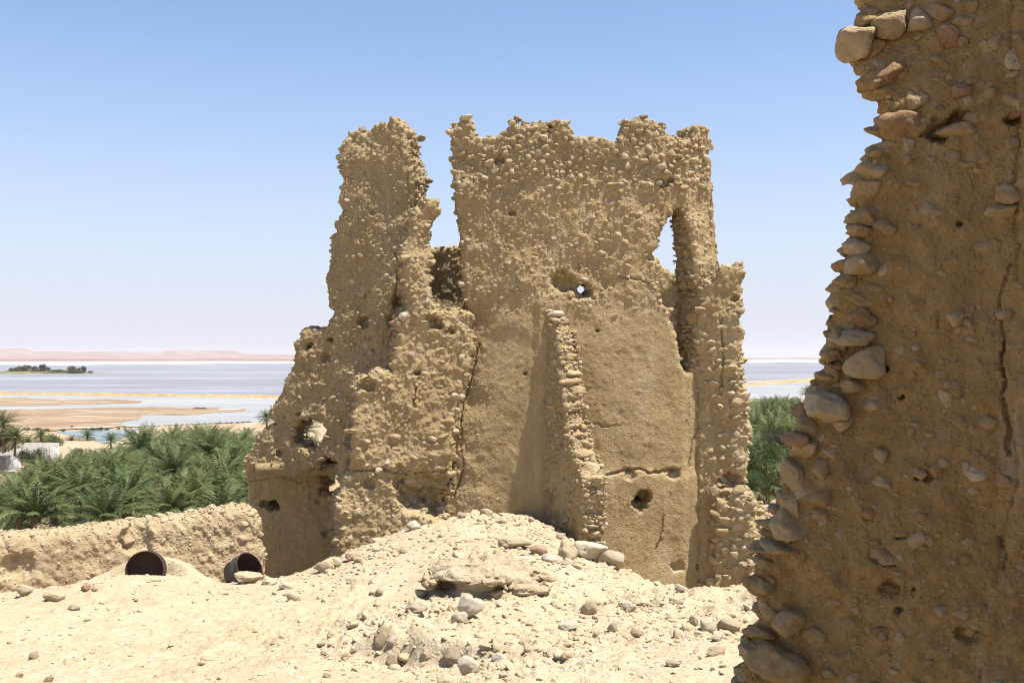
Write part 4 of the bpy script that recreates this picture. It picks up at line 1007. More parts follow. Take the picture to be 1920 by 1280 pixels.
BUSH = [bush_meshes(401, 1.5, 2.4, 6500, .16), bush_meshes(402, 1.8, 1.9, 6500, .17), bush_meshes(403, 1.2, 1.4, 3500, .15)]
def bush(kind, x, y, rz, sc, label, group=None, mat=None, z=ZL, cat='bush', name='bush'):
    r = empty(name, (x, y, z)); r.rotation_euler = (0, 0, rz); r.scale = sc if isinstance(sc, tuple) else (sc, sc, sc)
    tag(r, label, cat, group)
    for nm, me in zip(('foliage', 'stems'), BUSH[kind]):
        c = bpy.data.objects.new(nm, me); COL.objects.link(c); c.parent = r
        if mat is not None and nm == 'foliage':
            c.material_slots[0].link = 'OBJECT'; c.material_slots[0].material = mat
    return r

def at_top(px, py, d):      # the spot on the plain below a crown seen at a pixel, and how high that crown is
    return (px - 960) / F * d, d, (HOR - py) / F * d - ZL
CROWN_H = [5.6, 6.4, 4.6, 7.2, 3.2, 2.2]
taken = []
def set_palm(px, py, wpx, label, kind, d=None, group=None, rz=1.0):
    wid = [6.0, 5.4, 6.6, 4.8, 6.0, 4.2][kind]
    # the width seen gives the distance, the row gives the height
    d = d or wid * F / wpx
    x, y, h = at_top(px, py, d)
    sc = wpx / F * d / wid
    r = palm(kind, x, y, rz, sc, label, group, z=ZL + h - CROWN_H[kind] * sc)
    taken.append((x, y, wid * sc * .35))
    return r
# palms one can point to (photo column, row of the crown's heart, crown width in photo pixels)
set_palm(100, 925, 210, 'big date palm with upright fronds low in front of the block house', 4, d=50, rz=.3)
set_palm(327, 890, 150, 'date palm with arching sunlit fronds and a yellowish heart in the middle of the grove', 0, d=66, rz=1.2)
set_palm(395, 852, 150, 'tall bushy date palm standing against the sand bank near the ruin', 2, d=75, rz=2.1)
set_palm(276, 836, 105, 'round crowned date palm just right of the pond', 0, d=100, rz=.9)
set_palm(316, 836, 90, 'date palm beside the round crowned one, under the sand bank', 1, d=105, rz=.2)
set_palm(368, 818, 64, 'tall date palm rising over the sand bank in front of dark weeds', 3, d=130, rz=2.2)
set_palm(396, 820, 60, 'second tall date palm over the sand bank, next to the weeds', 0, d=140, rz=1.7)
set_palm(437, 828, 48, 'small date palm on the sand close to the ruin wing', 1, d=150, rz=.7)
set_palm(462, 818, 52, 'thin dark date palm beside the boulder of the ruin wing', 3, d=130, rz=2.7)
set_palm(164, 818, 40, 'date palm standing alone in front of the pond', 1, d=165, rz=.4)
set_palm(134, 826, 32, 'slender date palm left of the pond with a dark trunk', 3, d=165, rz=1.1)
set_palm(77, 816, 40, 'slender date palm behind the block house', 3, d=150, rz=2.4)
set_palm(52, 832, 45, 'leaning date palm behind the roofless house wall', 1, d=140, rz=.6)
set_palm(6, 796, 72, 'dense green palm crown highest at the very left edge', 2, d=120, rz=1.9)
set_palm(28, 820, 60, 'date palm just below the highest crown at the left edge', 4, d=118, rz=1.4)
set_palm(105, 828, 34, 'small date palm above the corner of the block house', 1, d=160, rz=2.9)
set_palm(208, 826, 46, 'short bushy palm on the near edge of the pond', 4, d=150, rz=.1)
set_palm(1515, 736, 36, 'lone date palm sticking up over the lagoon beside the shaded wall', 0, d=150, rz=.5)
set_palm(575, 806, 66, 'date palm framed by the window hole of the ruin', 2, d=95, rz=1.3)
set_palm(500, 784, 44, 'palm crown peeping out behind the boulder of the ruin wing', 1, d=120, rz=2.0)
for i in range(10):      # a low row just beyond the parapet
    px = -30 + 56 * i + 14 * math.sin(i * 2.3); set_palm(px, 962 - 30 * (i % 2) + 6 * (i % 3), 150 + 20 * (i % 3), 'low bushy palm in the row pressed against the back of the parapet', [5, 4, 5][i % 3], d=42 + 2.5 * (i % 2), group='low palms right behind the parapet', rz=i * 1.3)
# the rest of the grove
G1 = 'date palms of the grove between the parapet and the lake'; G2 = 'date palms seen between the tower and the shaded wall'
rg = np.random.default_rng(55)
cand = []
for _ in range(9000):
    y = 33 + 150 * rg.uniform() ** 1.35
    px = rg.uniform(-60, 520) if rg.uniform() < .72 else rg.uniform(1385, 1540)
    x = (px - 960) / F * y
    left = px < 700
    if left and y > 120 and px > 225: continue
    if left and y > 150: continue
    if left and (px - 60) ** 2 / 95 ** 2 + (y - 116) ** 2 / 22 ** 2 < 1: continue      # the house and its yard
    if left and px < 60 and 78 < y < 135: continue
    if left and 195 < px < 330 and 100 < y: continue
    if not left and (px - 1425) ** 2 / 60 ** 2 + (y - 52) ** 2 / 8 ** 2 < 1: continue
    cand.append((x, y, px))
for x, y, px in cand:
    sp = 2.5 if y < 60 else 3.2
    if any((x - a) ** 2 + (y - b) ** 2 < (max(sp, c)) ** 2 for a, b, c in taken): continue
    if len(taken) > 255: break
    left = px < 700
    k = int(rg.choice([0, 1, 2, 4, 5], p=[.28, .17, .27, .2, .08])) if left or y < 100 else int(rg.choice([0, 1, 2]))
    sc = rg.uniform(.82, 1.12)
    allow = np.interp(px, [-60, 45, 60, 110, 150, 215, 235, 300, 480], [800, 812, 850, 852, 856, 856, 812, 802, 800]) if left else 745
    if left and px < 115 and y < 121: allow = max(allow, 890 if px > 45 else 905)
    room = -ZL - (allow - HOR) / F * y
    if CROWN_H[k] * sc + 2.0 * sc > room:
        k = int(rg.choice([4, 5])) if room > 4.2 else 5
        sc = min(sc, room / (CROWN_H[k] + 2.0))
        if sc < .5: continue
    taken.append((x, y, sp))
    zt = ZL
    top = CROWN_H[k] * sc
    # near the slope the palms stand lower down the valley
    if y < 60: zt -= rg.uniform(0, 1.2) + (60 - y) * .03
    if left and y < 100:
        lab = 'low bushy palm with fronds from the ground, deep in the near grove' if k in (4, 5) else 'full crowned date palm packed into the near grove behind the parapet'
    elif left:
        lab = 'date palm in the thinner far part of the left grove'
    else:
        lab = 'date palm in the dense stand seen right of the tower'
    palm(k, x, y, rg.uniform(0, 6.28), sc, lab, (lab.replace('date palm', 'date palms').replace('low bushy palm', 'low bushy palms')), z=zt, tilt=.08)
for i in range(34):      # the stand goes on behind the shaded wall
    y = rg.uniform(46, 150); px = rg.uniform(1545, 1800); k = int(rg.choice([0, 1, 2]))
    x = (px - 960) / F * y
    if any((x - a) ** 2 + (y - b) ** 2 < 12 for a, b, c in taken): continue
    taken.append((x, y, 3.2)); palm(k, x, y, rg.uniform(0, 6.28), rg.uniform(.85, 1.1), 'date palm of the stand that goes on behind the shaded wall', 'date palms behind the shaded wall', tilt=.08)
# bushes
def set_bush(px, py, wpx, label, kind, d, mat=None, group=None, hs=1.0):
    x, y, h = at_top(px, py, d); R0 = [1.5, 1.8, 1.2][kind]; H0 = [2.4, 1.9, 1.4][kind]
    sc = wpx / F * d / (2.4 * R0)
    hh = H0 * sc * hs
    return bush(kind, x, y, px * .37, (sc, sc, sc * hs), label, group, mat, z=ZL + h - hh * .5)
set_bush(195, 905, 95, 'soft olive green bush between palms, below the pond', 1, 58, hs=1.5)
set_bush(1425, 862, 105, 'bright green leafy bush right of the tower', 0, 54, hs=1.1)
set_bush(1452, 828, 70, 'duller olive bush above the bright green one', 1, 62, M_DARK)
set_bush(1410, 900, 60, 'bright green bush low beside the tower foot', 0, 50)
set_bush(60, 862, 66, 'dark spiky bush in front of the block house', 0, 118, M_DARK, hs=1.0)
set_bush(125, 872, 50, 'olive bush at the corner of the block house', 1, 112)
set_bush(150, 858, 60, 'wide olive bush in the grove right of the house', 1, 120)
set_bush(190, 866, 60, 'brownish olive bush behind the big palm', 1, 112, M_DARK)
set_bush(230, 868, 60, 'olive bush left of the arching palm', 1, 108)
set_bush(45, 838, 50, 'olive bush left of the leaning palm', 1, 150); set_bush(90, 832, 60, 'olive bush behind the slender palm', 1, 155)
set_bush(616, 892, 36, 'green bush seen through the small gap low in the ruin', 0, 40, hs=1.6)
set_bush(580, 836, 60, 'green bush framed by the window hole', 1, 60)
set_bush(10, 826, 70, 'olive bush at the foot of the palm crown at the left edge', 1, 122, hs=1.3)
rg = np.random.default_rng(91)
for i in range(34):
    px = rg.uniform(60, 300) if i % 3 else rg.uniform(105, 480); d = rg.uniform(62, 122)
    if px < 125 and d < 125: px += 70
    bush(int(rg.integers(0, 3)), (px - 960) / F * d, d, rg.uniform(0, 6), rg.uniform(.7, 1.25), 'olive scrub bush filling a gap between the grove palms', 'scrub bushes between the palms', [None, M_DARK, M_OLIVE][i % 3])
for i, (px, py, wp) in enumerate([(50, 805, 16), (68, 805, 18), (86, 806, 16), (118, 806, 12), (160, 804, 10), (172, 804.5, 16), (186, 804, 18), (200, 804, 12), (222, 803, 9), (234, 803, 7), (134, 799, 7)]):
    set_bush(px, py, wp, 'tiny dark shrub on the far rim of the pond', 2, 14 * F / (py + 1.5 - HOR), M_DARK, 'tiny shrubs along the pond rim', .7)
for i in range(20):
    t = i / 19; px = 268 + 198 * t; py = 799.5 - 8.6 * t
    set_bush(px, py, 11, 'low dark weed clump in the line along the sand bank', 2, 14 * F / (py + 1 - HOR), M_DARK, 'weed clumps along the sand bank', .4)
for i in range(7):
    set_bush(364 + i * 3.6, 765.5 - (i % 3) * .6, 7, 'tiny dead scrub clump on the mud flat', 2, 14 * F / (766.5 - HOR), M_DARK, 'dead scrub clumps on the mud flat', .5)

# undergrowth: low fronds and grass filling the grove, uncountable
rg = np.random.default_rng(77); g = Acc()
for _ in range(1100):
    y = 34 + 100 * rg.uniform() ** 1.2
    px = rg.uniform(-60, 520) if rg.uniform() < .7 else rg.uniform(1385, 1540)
    if px < 62 and 78 < y: continue
    if px < 130 and y > 100: continue
    x = (px - 960) / F * y
    for q in range(7):
        frond(g, rg, rg.uniform(0, 6.28), math.radians(rg.uniform(25, 80)), rg.uniform(1.0, 2.4), rg.uniform(.4, 1.0), nl=10, base=(x + rg.normal(0, .7), y + rg.normal(0, .7), ZL - .1), tint=rg.uniform(0, .9), leaf=.5, wl=.07)
tag(g.build('undergrowth', M_FROND, smooth=False), 'low green undergrowth between the palms', 'undergrowth', kind='stuff')

# island with its trees
xi, yi = far(70, 699.5)
bm = bmesh.new(); bmesh.ops.create_icosphere(bm, subdivisions=5, radius=1)
for v in bm.verts:
    q = np.array([v.co[:]]); e = 1 + .25 * fbm(q, 2.2, 3, 231)[0]
    tip = 1.0 if v.co.x < 0 else 1 + .15 * v.co.x
    v.co = Vector((v.co.x * 62 * (1.25 if v.co.x < 0 else 1.0), v.co.y * 26 * e * max(.12, 1 - .8 * max(v.co.x, 0)), v.co.z * 1.9 * max(.3, 1 - .6 * max(v.co.x, 0))))
me = bpy.data.meshes.new('island'); bm.to_mesh(me); bm.free()
M_ISLE = ground_mat('island_grass', ((.20, .21, .09), (.28, .26, .13), (.42, .34, .2)), .06); me.materials.append(M_ISLE)
io = bpy.data.objects.new('island', me); COL.objects.link(io); io.location = (xi, yi, ZL - .1)
struct(io, 'low green island in the lake', 'island')
for (px, py, wp, hs, lab) in [(25, 694, 18, .9, 'small olive tree at the left end of the lake island'), (38, 691.5, 16, 1.1, 'broad dark tree near the left end of the lake island'), (50, 690.5, 18, 1.2, 'rounded greyish tree left of the middle of the lake island'),
                              (64, 691, 14, 1.1, 'smaller green tree in the middle clump of the island'), (79, 690, 17, 1.5, 'tallest dark green tree of the island clump'), (90, 691.5, 12, 1.0, 'dark tree at the right end of the island clump'),
                              (103, 695, 12, .6, 'low shrub between the two clumps of the island'), (113, 695, 9, .7, 'small pointed shrub in the island gap'), (134, 692, 17, 1.2, 'round dark tree on the right half of the island'), (147, 692, 8, 1.1, 'thin tree on the right half of the island'), (157, 691.5, 12, 1.4, 'last tall tree towards the island tip'), (170, 696.5, 14, .3, 'low scrub on the island tip')]:
    b = set_bush(px, py, wp, lab, 0, yi - 4, [M_OLIVE, M_DARK][px % 2], hs=hs); b.name = 'island_tree'; b['category'] = 'tree'

for px, wp in ((30, 40), (70, 46), (108, 40), (140, 44)):
    b = set_bush(px, 697.4, wp, 'low scrub joining the trees along the lake island', 1, yi - 8, M_OLIVE, 'scrub along the island', .42)
# roofless block house among the palms
M_BLOCK = ground_mat('grey_block', ((.50, .46, .42), (.42, .39, .36), (.56, .52, .48)), .6, bd=.02)
M_WHITE = ground_mat('whitewashed_block', ((.70, .67, .63), (.62, .59, .55), (.74, .72, .69)), .8, bd=.02)
M_PINK = ground_mat('pink_plaster', ((.52, .40, .33), (.46, .35, .29), (.56, .46, .4)), .8, bd=.02)
hx, hy = far(30, 884); house = empty('block_house', (hx, hy, ZL)); tag(house, 'roofless whitewashed block house half hidden by a dark bush', 'house')
def slab(name, a, b, h, T, mat, z=0.0, parent=house, notch=()):
    a = np.array(a, float); b = np.array(b, float); L = np.linalg.norm(b - a); t = (b - a) / L; nrm = np.array([t[1], -t[0]])
    n = max(2, int(L / .4)); V = []; s = np.linspace(0, L, n + 1)
    rr = np.random.default_rng(int(L * 100))
    hh = h + rr.uniform(-.04, .04, n + 1)
    top = np.interp(s, s, hh)
    for off in (0, T):
        for zz in (np.full(n + 1, z), top):
            V.append(np.c_[a[0] + t[0] * s - nrm[0] * off, a[1] + t[1] * s - nrm[1] * off, zz])
    V = np.concatenate(V); m_ = n + 1; i = np.arange(n)
    Q = [np.stack([i, i + 1, m_ + i + 1, m_ + i], -1), np.stack([2 * m_ + i + 1, 2 * m_ + i, 3 * m_ + i, 3 * m_ + i + 1], -1), np.stack([m_ + i, m_ + i + 1, 3 * m_ + i + 1, 3 * m_ + i], -1),
         np.array([[0, m_, 3 * m_, 2 * m_], [n, 2 * m_ + n, 3 * m_ + n, m_ + n]])]
    ac = Acc(); ac.add(V, Q); return ac.build(name, mat, parent=parent, attrs=False, smooth=False)
def hp(px, d): return ((px - 960) / F * d - hx, d - hy)
slab('wall', hp(-80, 121.5), hp(38, 121.5), 1.9, .2, M_WHITE)
slab('wall', hp(92, 124.5), hp(108, 123.5), 2.7, .2, M_WHITE)
slab('wall', hp(40, 130), hp(109.5, 130), 2.75, .2, M_BLOCK)
slab('wall', hp(-80, 129), hp(44, 131.5), 2.5, .2, M_BLOCK)
slab('doorway', hp(-6, 121.3), hp(10, 121.3), 1.75, .16, M_PINK)
slab('plinth', hp(-90, 121.0), hp(26, 121.0), .12, .45, M_WHITE)
slab('wall', hp(109.8, 124.0), hp(110.5, 130.0), 2.7, .2, M_BLOCK)
# ------------------------------------------------------------------ loose stones, outcrop, barrels
def stonemat(name, cols, scale=9.0, bd=.012):
    m, nt, bs = newmat(name)
    tc = nd(nt, 'ShaderNodeTexCoord').outputs['Object']; oi = nd(nt, 'ShaderNodeObjectInfo').outputs['Random']
    n1 = noisen(nt, tc, scale * .4, 5, .6, .5); n2 = noisen(nt, tc, scale * 2.2, 5, .65)
    c = ramp(nt, oi, [(i / len(cols), q) for i, q in enumerate(cols)], 'CONSTANT')
    c = mixc(nt, ramp(nt, n1, [(.35, (0, 0, 0)), (.7, (1, 1, 1))]), c, mixc(nt, .5, c, (.70, .58, .40)))
    c = mixc(nt, ramp(nt, n2, [(.3, (.7, .7, .7)), (.48, (0, 0, 0))]), c, mixc(nt, .55, c, (.25, .17, .1)))
    nt.links.new(c, bs.inputs['Base Color'])
    bump(nt, bs, mathn(nt, 'ADD', n2, mathn(nt, 'MULTIPLY', n1, .8)), bd * .8)
    return m
M_STONE = stonemat('loose_stone', [(.62, .50, .34), (.54, .42, .27), (.68, .58, .43), (.58, .44, .28), (.50, .39, .27)])
M_WSTONE = stonemat('white_limestone', [(.68, .60, .48), (.66, .59, .48)])
M_RSTONE = stonemat('reddish_sandstone', [(.46, .27, .18), (.42, .25, .17)])
M_GSTONE = stonemat('grey_conglomerate', [(.43, .35, .25), (.40, .32, .22)])
def stone_mesh(sub, k, name):
    v, f = BANK[sub][0][k], BANK[sub][1]
    a = Acc(); a.add(v, [f]); o = a.build(name, M_STONE, attrs=False); me = o.data; bpy.data.objects.remove(o); return me
SM4 = [stone_mesh(4, k, 'stone') for k in range(14)]; SM3 = [stone_mesh(3, k, 'small_stone') for k in range(22)]
STONE_XY = []
def put_stone(px, py, wpx, hpx, label, group=None, mat=None, k=None, rz=None, big=True, name='stone', tilt=0.0, sink=.3, depth=.85):
    p = pxg(px, py + hpx * .42)
    s = p[1] / F
    a, c = wpx * s / 2, hpx * s / 2
    me = (SM4 if big else SM3)
    me = me[int(RNG.integers(0, len(me))) if k is None else k % len(me)]
    o = bpy.data.objects.new(name, me); COL.objects.link(o)
    o.scale = (a * 1.12, a * depth, c * 1.15)
    o.rotation_euler = (RNG.normal(0, .1), tilt, RNG.normal(0, .25) if rz is None else rz)
    o.location = (p[0], p[1] + a * .3, p[2] + c * (1 - sink) - .01)
    if mat is not None:
        o.material_slots[0].link = 'OBJECT'; o.material_slots[0].material = mat
    STONE_XY.append((p[0], p[1], a))
    tag(o, label, 'stone', group)
    return o
S = [  # photo column, row, width, height, label, material
    (882, 1138, 56, 48, 'large white faceted boulder resting against the rock outcrop', M_WSTONE, 1), (862, 1158, 40, 26, 'tan stone wedged under the white boulder', None, 2),
    (962, 1016, 66, 28, 'long flat slab topmost on the stone heap below the cross wall', None, 3), (1010, 1030, 38, 22, 'reddish stone in the heap beside the flat slab', M_RSTONE, 4),
    (1030, 1044, 32, 22, 'pale round stone in front of the reddish one', M_WSTONE, 5), (985, 1047, 46, 12, 'thin white flat stone at the front of the heap', M_WSTONE, 6), (1048, 1054, 32, 14, 'grey flat stone at the right front of the heap', M_GSTONE, 7),
    (1065, 1032, 44, 46, 'tall rough block in the middle of the heap', None, 8), (1105, 1032, 70, 44, 'wide crumbly boulder at the foot of the cross wall', None, 9), (1150, 1048, 52, 44, 'rounded boulder at the right end of the heap', None, 10),
    (932, 1033, 18, 14, 'small stone under the left end of the flat slab', None, 11), (945, 1047, 20, 14, 'brownish small stone at the left front of the heap', M_GSTONE, 12), (1198, 1062, 26, 20, 'low tan stone beside the rounded block at the pit rim', None, 13),
    (1228, 1062, 30, 28, 'pale cube shaped block on the rim of the pit by the tower', None, 0), (1275, 1102, 24, 18, 'pale block lying lower on the pit rim', None, 1),
    (1108, 1138, 40, 34, 'pale topped stone with a shaded front, right of the outcrop', None, 2), (1066, 1172, 42, 22, 'pale wedge shaped stone in the middle of the slope', M_WSTONE, 3), (878, 1248, 50, 44, 'white angular slab tilted in the earth near the bottom of the photo', M_WSTONE, 4),
    (848, 1224, 44, 46, 'rough pitted rock behind the white angular slab', M_GSTONE, 5), (938, 1232, 38, 26, 'small white wedge of stone near the bottom', M_WSTONE, 6), (1064, 1228, 28, 18, 'flat topped tan stone casting a short shadow', None, 7), (800, 1222, 26, 24, 'round tan cobble above the broken bank', None, 8),
    (1262, 1244, 34, 16, 'flat yellowish stone near the shaded wall', None, 9), (1372, 1172, 50, 34, 'large layered tan boulder beside the shaded wall', None, 10), (1328, 1170, 36, 36, 'rounded tan boulder left of the layered one', None, 11), (1345, 1218, 44, 20, 'long tilted slab of stone below the layered boulder', None, 12),
    (1345, 1195, 28, 16, 'rough lump above the tilted slab', None, 13), (1302, 1162, 18, 26, 'narrow upright stone left of the rounded boulder', None, 0), (1196, 1186, 26, 18, 'broken tan stone halfway along the slope', None, 1), (1150, 1175, 22, 26, 'half buried upright stone on the slope', None, 2),
    (1172, 1132, 28, 24, 'white crumbled lump right of the outcrop', M_WSTONE, 3), (975, 1076, 28, 22, 'brown cube of stone on top of the outcrop', M_GSTONE, 4), (945, 1066, 18, 14, 'white pebble on top of the outcrop', M_WSTONE, 5),
    (825, 1095, 40, 24, 'brown lump at the left end of the outcrop', M_GSTONE, 6), (850, 1096, 34, 28, 'squarish brown stone beside the outcrop overhang', M_GSTONE, 7), (780, 1138, 50, 24, 'dark flat stone jutting from the slope left of the white boulder', M_GSTONE, 8), (790, 1112, 30, 20, 'pale cobble above the dark flat stone', None, 9),
    (712, 1110, 18, 16, 'small brown stone alone on the smooth slope', M_GSTONE, 10), (756, 1030, 18, 16, 'pointed tan stone under the block wall', None, 11), (718, 1194, 34, 46, 'upright brown wedge of rock on the broken bank', None, 12), (735, 1200, 26, 20, 'pale stone leaning on the upright wedge', M_WSTONE, 13), (740, 1235, 30, 34, 'brown rock below the upright wedge', None, 0),
    (628, 1054, 30, 26, 'pale tilted rock at the left foot of the block wall', None, 1), (612, 1060, 48, 28, 'wide pale boulder at the rim of the shaded pit', None, 2), (660, 1040, 30, 22, 'tan stone at the foot of the block wall', None, 3), (672, 1048, 24, 14, 'low stone in front of the block wall foot', None, 4), (774, 982, 28, 26, 'pale rounded stone at the block wall corner', M_WSTONE, 5), (748, 974, 40, 30, 'squared pale block built into the foot of the wall', None, 6),
    (534, 1096, 28, 18, 'white round stone left of the shaded pit', M_WSTONE, 7), (504, 1088, 34, 18, 'pale wedge stone beside the dark drum', None, 8), (462, 1083, 60, 26, 'tan boulder lying under the dark drum', None, 9), (422, 1068, 34, 22, 'pale stone left of the dark drum', None, 10),
    (62, 1226, 20, 18, 'dark grey stone alone on the bare slope at the left', M_GSTONE, 11), (90, 1272, 20, 14, 'reddish stone at the bottom left', M_RSTONE, 12), (36, 1264, 18, 14, 'tan stone at the bottom left corner', None, 13), (138, 1138, 22, 12, 'brown stone below the parapet', M_GSTONE, 0), (44, 1106, 34, 24, 'rounded rock against the foot of the parapet at the left', None, 1), (160, 1102, 22, 16, 'pinkish stone at the foot of the parapet', M_RSTONE, 2),
    (176, 1104, 14, 12, 'small brown stone next to the pinkish one', None, 3), (100, 1118, 44, 22, 'broad pale slab half buried before the parapet', None, 4), (606, 1222, 14, 12, 'brown cobble left of the broken bank', M_GSTONE, 5), (650, 1226, 24, 14, 'yellowish stone on the broken bank', None, 6), (664, 1220, 18, 14, 'brown stone beside the yellowish one', M_GSTONE, 7), (612, 1264, 20, 12, 'brown stone at the bottom below the broken bank', M_GSTONE, 8),
    (988, 945, 30, 22, 'reddish brown rock in the shadow of the cross wall', M_RSTONE, 9), (1020, 968, 22, 18, 'tan rock in the shaded corner by the cross wall', None, 10), (1050, 1004, 18, 16, 'small tan stone at the shadow edge by the cross wall', None, 11),
    (880, 936, 26, 20, 'pale rock fallen at the foot of the cracked wall', M_WSTONE, 12), (850, 952, 22, 18, 'tan rock fallen at the foot of the crack', None, 13), (830, 946, 24, 20, 'brownish rock under the crack', None, 0), (865, 965, 20, 14, 'small rock below the cracked wall', None, 1)]
for (px, py, wp, hp_, lab, mt, k) in S:
    put_stone(px, py, wp, hp_, lab, mat=mt, k=k)
# scattered cobbles: individuals of a few kinds
zones = [('fist sized cobble lying on the rubbly slope between outcrop and shaded wall', 'cobbles on the rubbly right slope', 1000, 1420, 1070, 1275, 62, (7, 17)),
         ('small cobble on the broken crust at the bottom centre', 'cobbles on the broken crust', 590, 1000, 1150, 1275, 48, (6, 16)),
         ('small cobble scattered on the mound below the tower walls', 'cobbles on the mound', 640, 1060, 990, 1090, 40, (5, 12)),
         ('small cobble scattered on the smooth pale slope at the left', 'cobbles on the smooth left slope', 10, 600, 1105, 1275, 34, (4, 9))]
for lab, grp, x0, x1, y0, y1, n, (s0, s1) in zones:
    for _ in range(n):
        wpx = s0 * (s1 / s0) ** (RNG.uniform() ** 1.7)
        mt = [None, None, None, M_WSTONE, M_GSTONE, M_RSTONE][int(RNG.choice(6, p=[.3, .2, .17, .14, .14, .05]))]
        put_stone(RNG.uniform(x0, x1), RNG.uniform(y0, y1), wpx, wpx * RNG.uniform(.5, .85), lab, grp, mt, big=False, name='cobble', sink=RNG.uniform(.5, 1.0))
# clods and half sunk rubble of the slope itself
n = 15000
py = RNG.uniform(960, 1300, n); px = RNG.uniform(-20, 1460, n)
dd = np.interp(py, [940, 1000, 1060, 1100, 1150, 1200, 1300], [16, 14.5, 12.5, 12, 9.8, 8, 5.8]) * RNG.uniform(.93, 1.07, n)
x = (px - 960) / F * dd; y = dd
den = np.clip(.35 + 2.4 * fbm(np.stack([x, y, 0 * x + 4], -1), .9, 3, 303), 0, 1) * np.where(px < 600, .10, np.where(px < 700, .4, 1.0))
ok = RNG.uniform(0, 1, n) < den; x, y = x[ok], y[ok]; n = len(x)
s = .016 * 5.5 ** (RNG.uniform(0, 1, n) ** 2.2) * (y / 10) ** .4
acc = Acc()
for sb, mk in ((2, s < .035), (3, s >= .035)):
    k = mk.sum()
    place_stones(acc, sb, np.stack([x[mk], y[mk], ground_z(x[mk], y[mk]) - s[mk] * .12], -1), rotm(k, RNG.uniform(0, 6.28, k), RNG.normal(0, .35, k), RNG.normal(0, .35, k)), np.stack([s[mk] * 1.25, s[mk], s[mk] * RNG.uniform(.4, .85, k)], -1), RNG.uniform(.02, 1, k))
tag(acc.build('rubble', M_EARTH), 'crumbled earth clods and half sunk rubble of the slope', 'rubble', kind='stuff')
# gravel
n = 26000
py = RNG.uniform(940, 1300, n); px = RNG.uniform(-30, 1460, n)
dd = np.interp(py, [940, 1000, 1060, 1100, 1150, 1200, 1300], [16, 14.5, 12.5, 12, 9.8, 8, 5.8]) * RNG.uniform(.93, 1.07, n)
x = (px - 960) / F * dd; y = dd
p3 = np.stack([x, y, 0 * x], -1)
den = np.clip(.5 + 1.5 * fbm(p3, .8, 3, 301), .05, 1) * np.where(px < 600, .45, 1)
ok = RNG.uniform(0, 1, n) < den; x, y = x[ok], y[ok]; n = len(x)
s = .006 * (6.5) ** (RNG.uniform(0, 1, n) ** 2.6) * (y / 9) ** .5
z = ground_z(x, y) + s * .05
acc = Acc(); place_stones(acc, 1, np.stack([x, y, z], -1), rotm(n, RNG.uniform(0, 6.28, n), RNG.normal(0, .3, n), RNG.normal(0, .3, n)), np.stack([s * 1.3, s, s * .5], -1), RNG.uniform(.02, 1, n))
M_GRAVEL = masonry('gravel_stone', mud=((.62, .50, .33), (.55, .42, .26), (.7, .6, .45)), coat=.1, bd=.005,
                   stops=[(0, (.64, .52, .36)), (.3, (.56, .43, .28)), (.5, (.64, .54, .39)), (.7, (.47, .36, .24)), (.85, (.40, .31, .22)), (.93, (.66, .58, .46)), (.97, (.38, .24, .17))])
tag(acc.build('gravel', M_GRAVEL), 'loose gravel scattered over the pale slope', 'gravel', kind='stuff')

# rock outcrop with an undercut front
def outcrop():
    c = pxg(912, 1122, 7, 13); s = c[1] / F
    bm = bmesh.new(); bmesh.ops.create_icosphere(bm, subdivisions=6, radius=1)
    V = np.array([v.co[:] for v in bm.verts]); Fc = np.array([[w_.index for w_ in q.verts] for q in bm.faces]); bm.free()
    A = 122 * s
    P = V * [A, .62, .42]
    up = V[:, 2]
    P[:, 2] = np.where(up > .3, .10 + (up - .3) * .16, P[:, 2])
    P[:, 2] -= .13 * np.clip(V[:, 0] - .1, 0, 1) - .05 * (V[:, 1] > 0) * V[:, 1]
    und = np.exp(-((up + .02) / .26) ** 2) * (V[:, 1] < .25)
    P[:, 1] += und * .30 * (.7 + 1.2 * fbm(P, 2.6, 2, 311))
    P += (.13 * np.stack([fbm(P, 2.4, 3, 312), fbm(P, 2.4, 3, 313), .75 * fbm(P, 2.4, 3, 314)], -1) + .065 * np.stack([fbm(P, 7, 3, 315), fbm(P, 8, 3, 316), fbm(P, 8, 3, 317)], -1)
          + .014 * np.stack([fbm(P, 28, 2, 318), fbm(P, 28, 2, 319), fbm(P, 28, 2, 320)], -1))
    a = math.radians(-8); P[:, :2] = P[:, :2] @ np.array([[math.cos(a), math.sin(a)], [-math.sin(a), math.cos(a)]])
    acc = Acc(); acc.add(P + [c[0], c[1] + .50, c[2] + .04], [Fc], 0.3, 0.0)
    for n, r0, r1, zr in ((26, .08, .19, (-.10, .08)), (80, .025, .09, (-.10, .15))):
        t = RNG.uniform(-1, 1, n); q = RNG.uniform(-.62, .35, n)
        pos = np.stack([c[0] + t * A * 1.02, c[1] + .5 + q * np.sqrt(np.maximum(1 - t ** 2, .04)), c[2] + .05 + np.where(q < -.3, RNG.uniform(*zr, n), .10) - .06 * np.abs(t)], -1)
        ss = RNG.uniform(r0, r1, n)
        place_stones(acc, 4, pos, rotm(n, RNG.uniform(0, 6, n), RNG.normal(0, .3, n), RNG.normal(0, .3, n)), np.stack([ss * 1.3, ss, ss * RNG.uniform(.4, .75, n)], -1), RNG.uniform(.02, .9, n), .5)
    return acc.build('rock_outcrop', masonry('outcrop_rock', mud=((.57, .46, .31), (.50, .40, .26), (.62, .52, .37)), bd=.022, coat=.4), origin=tuple(c))
tag(outcrop(), 'greyish crusted rock outcrop with a dark undercut in the middle of the slope', 'rock')

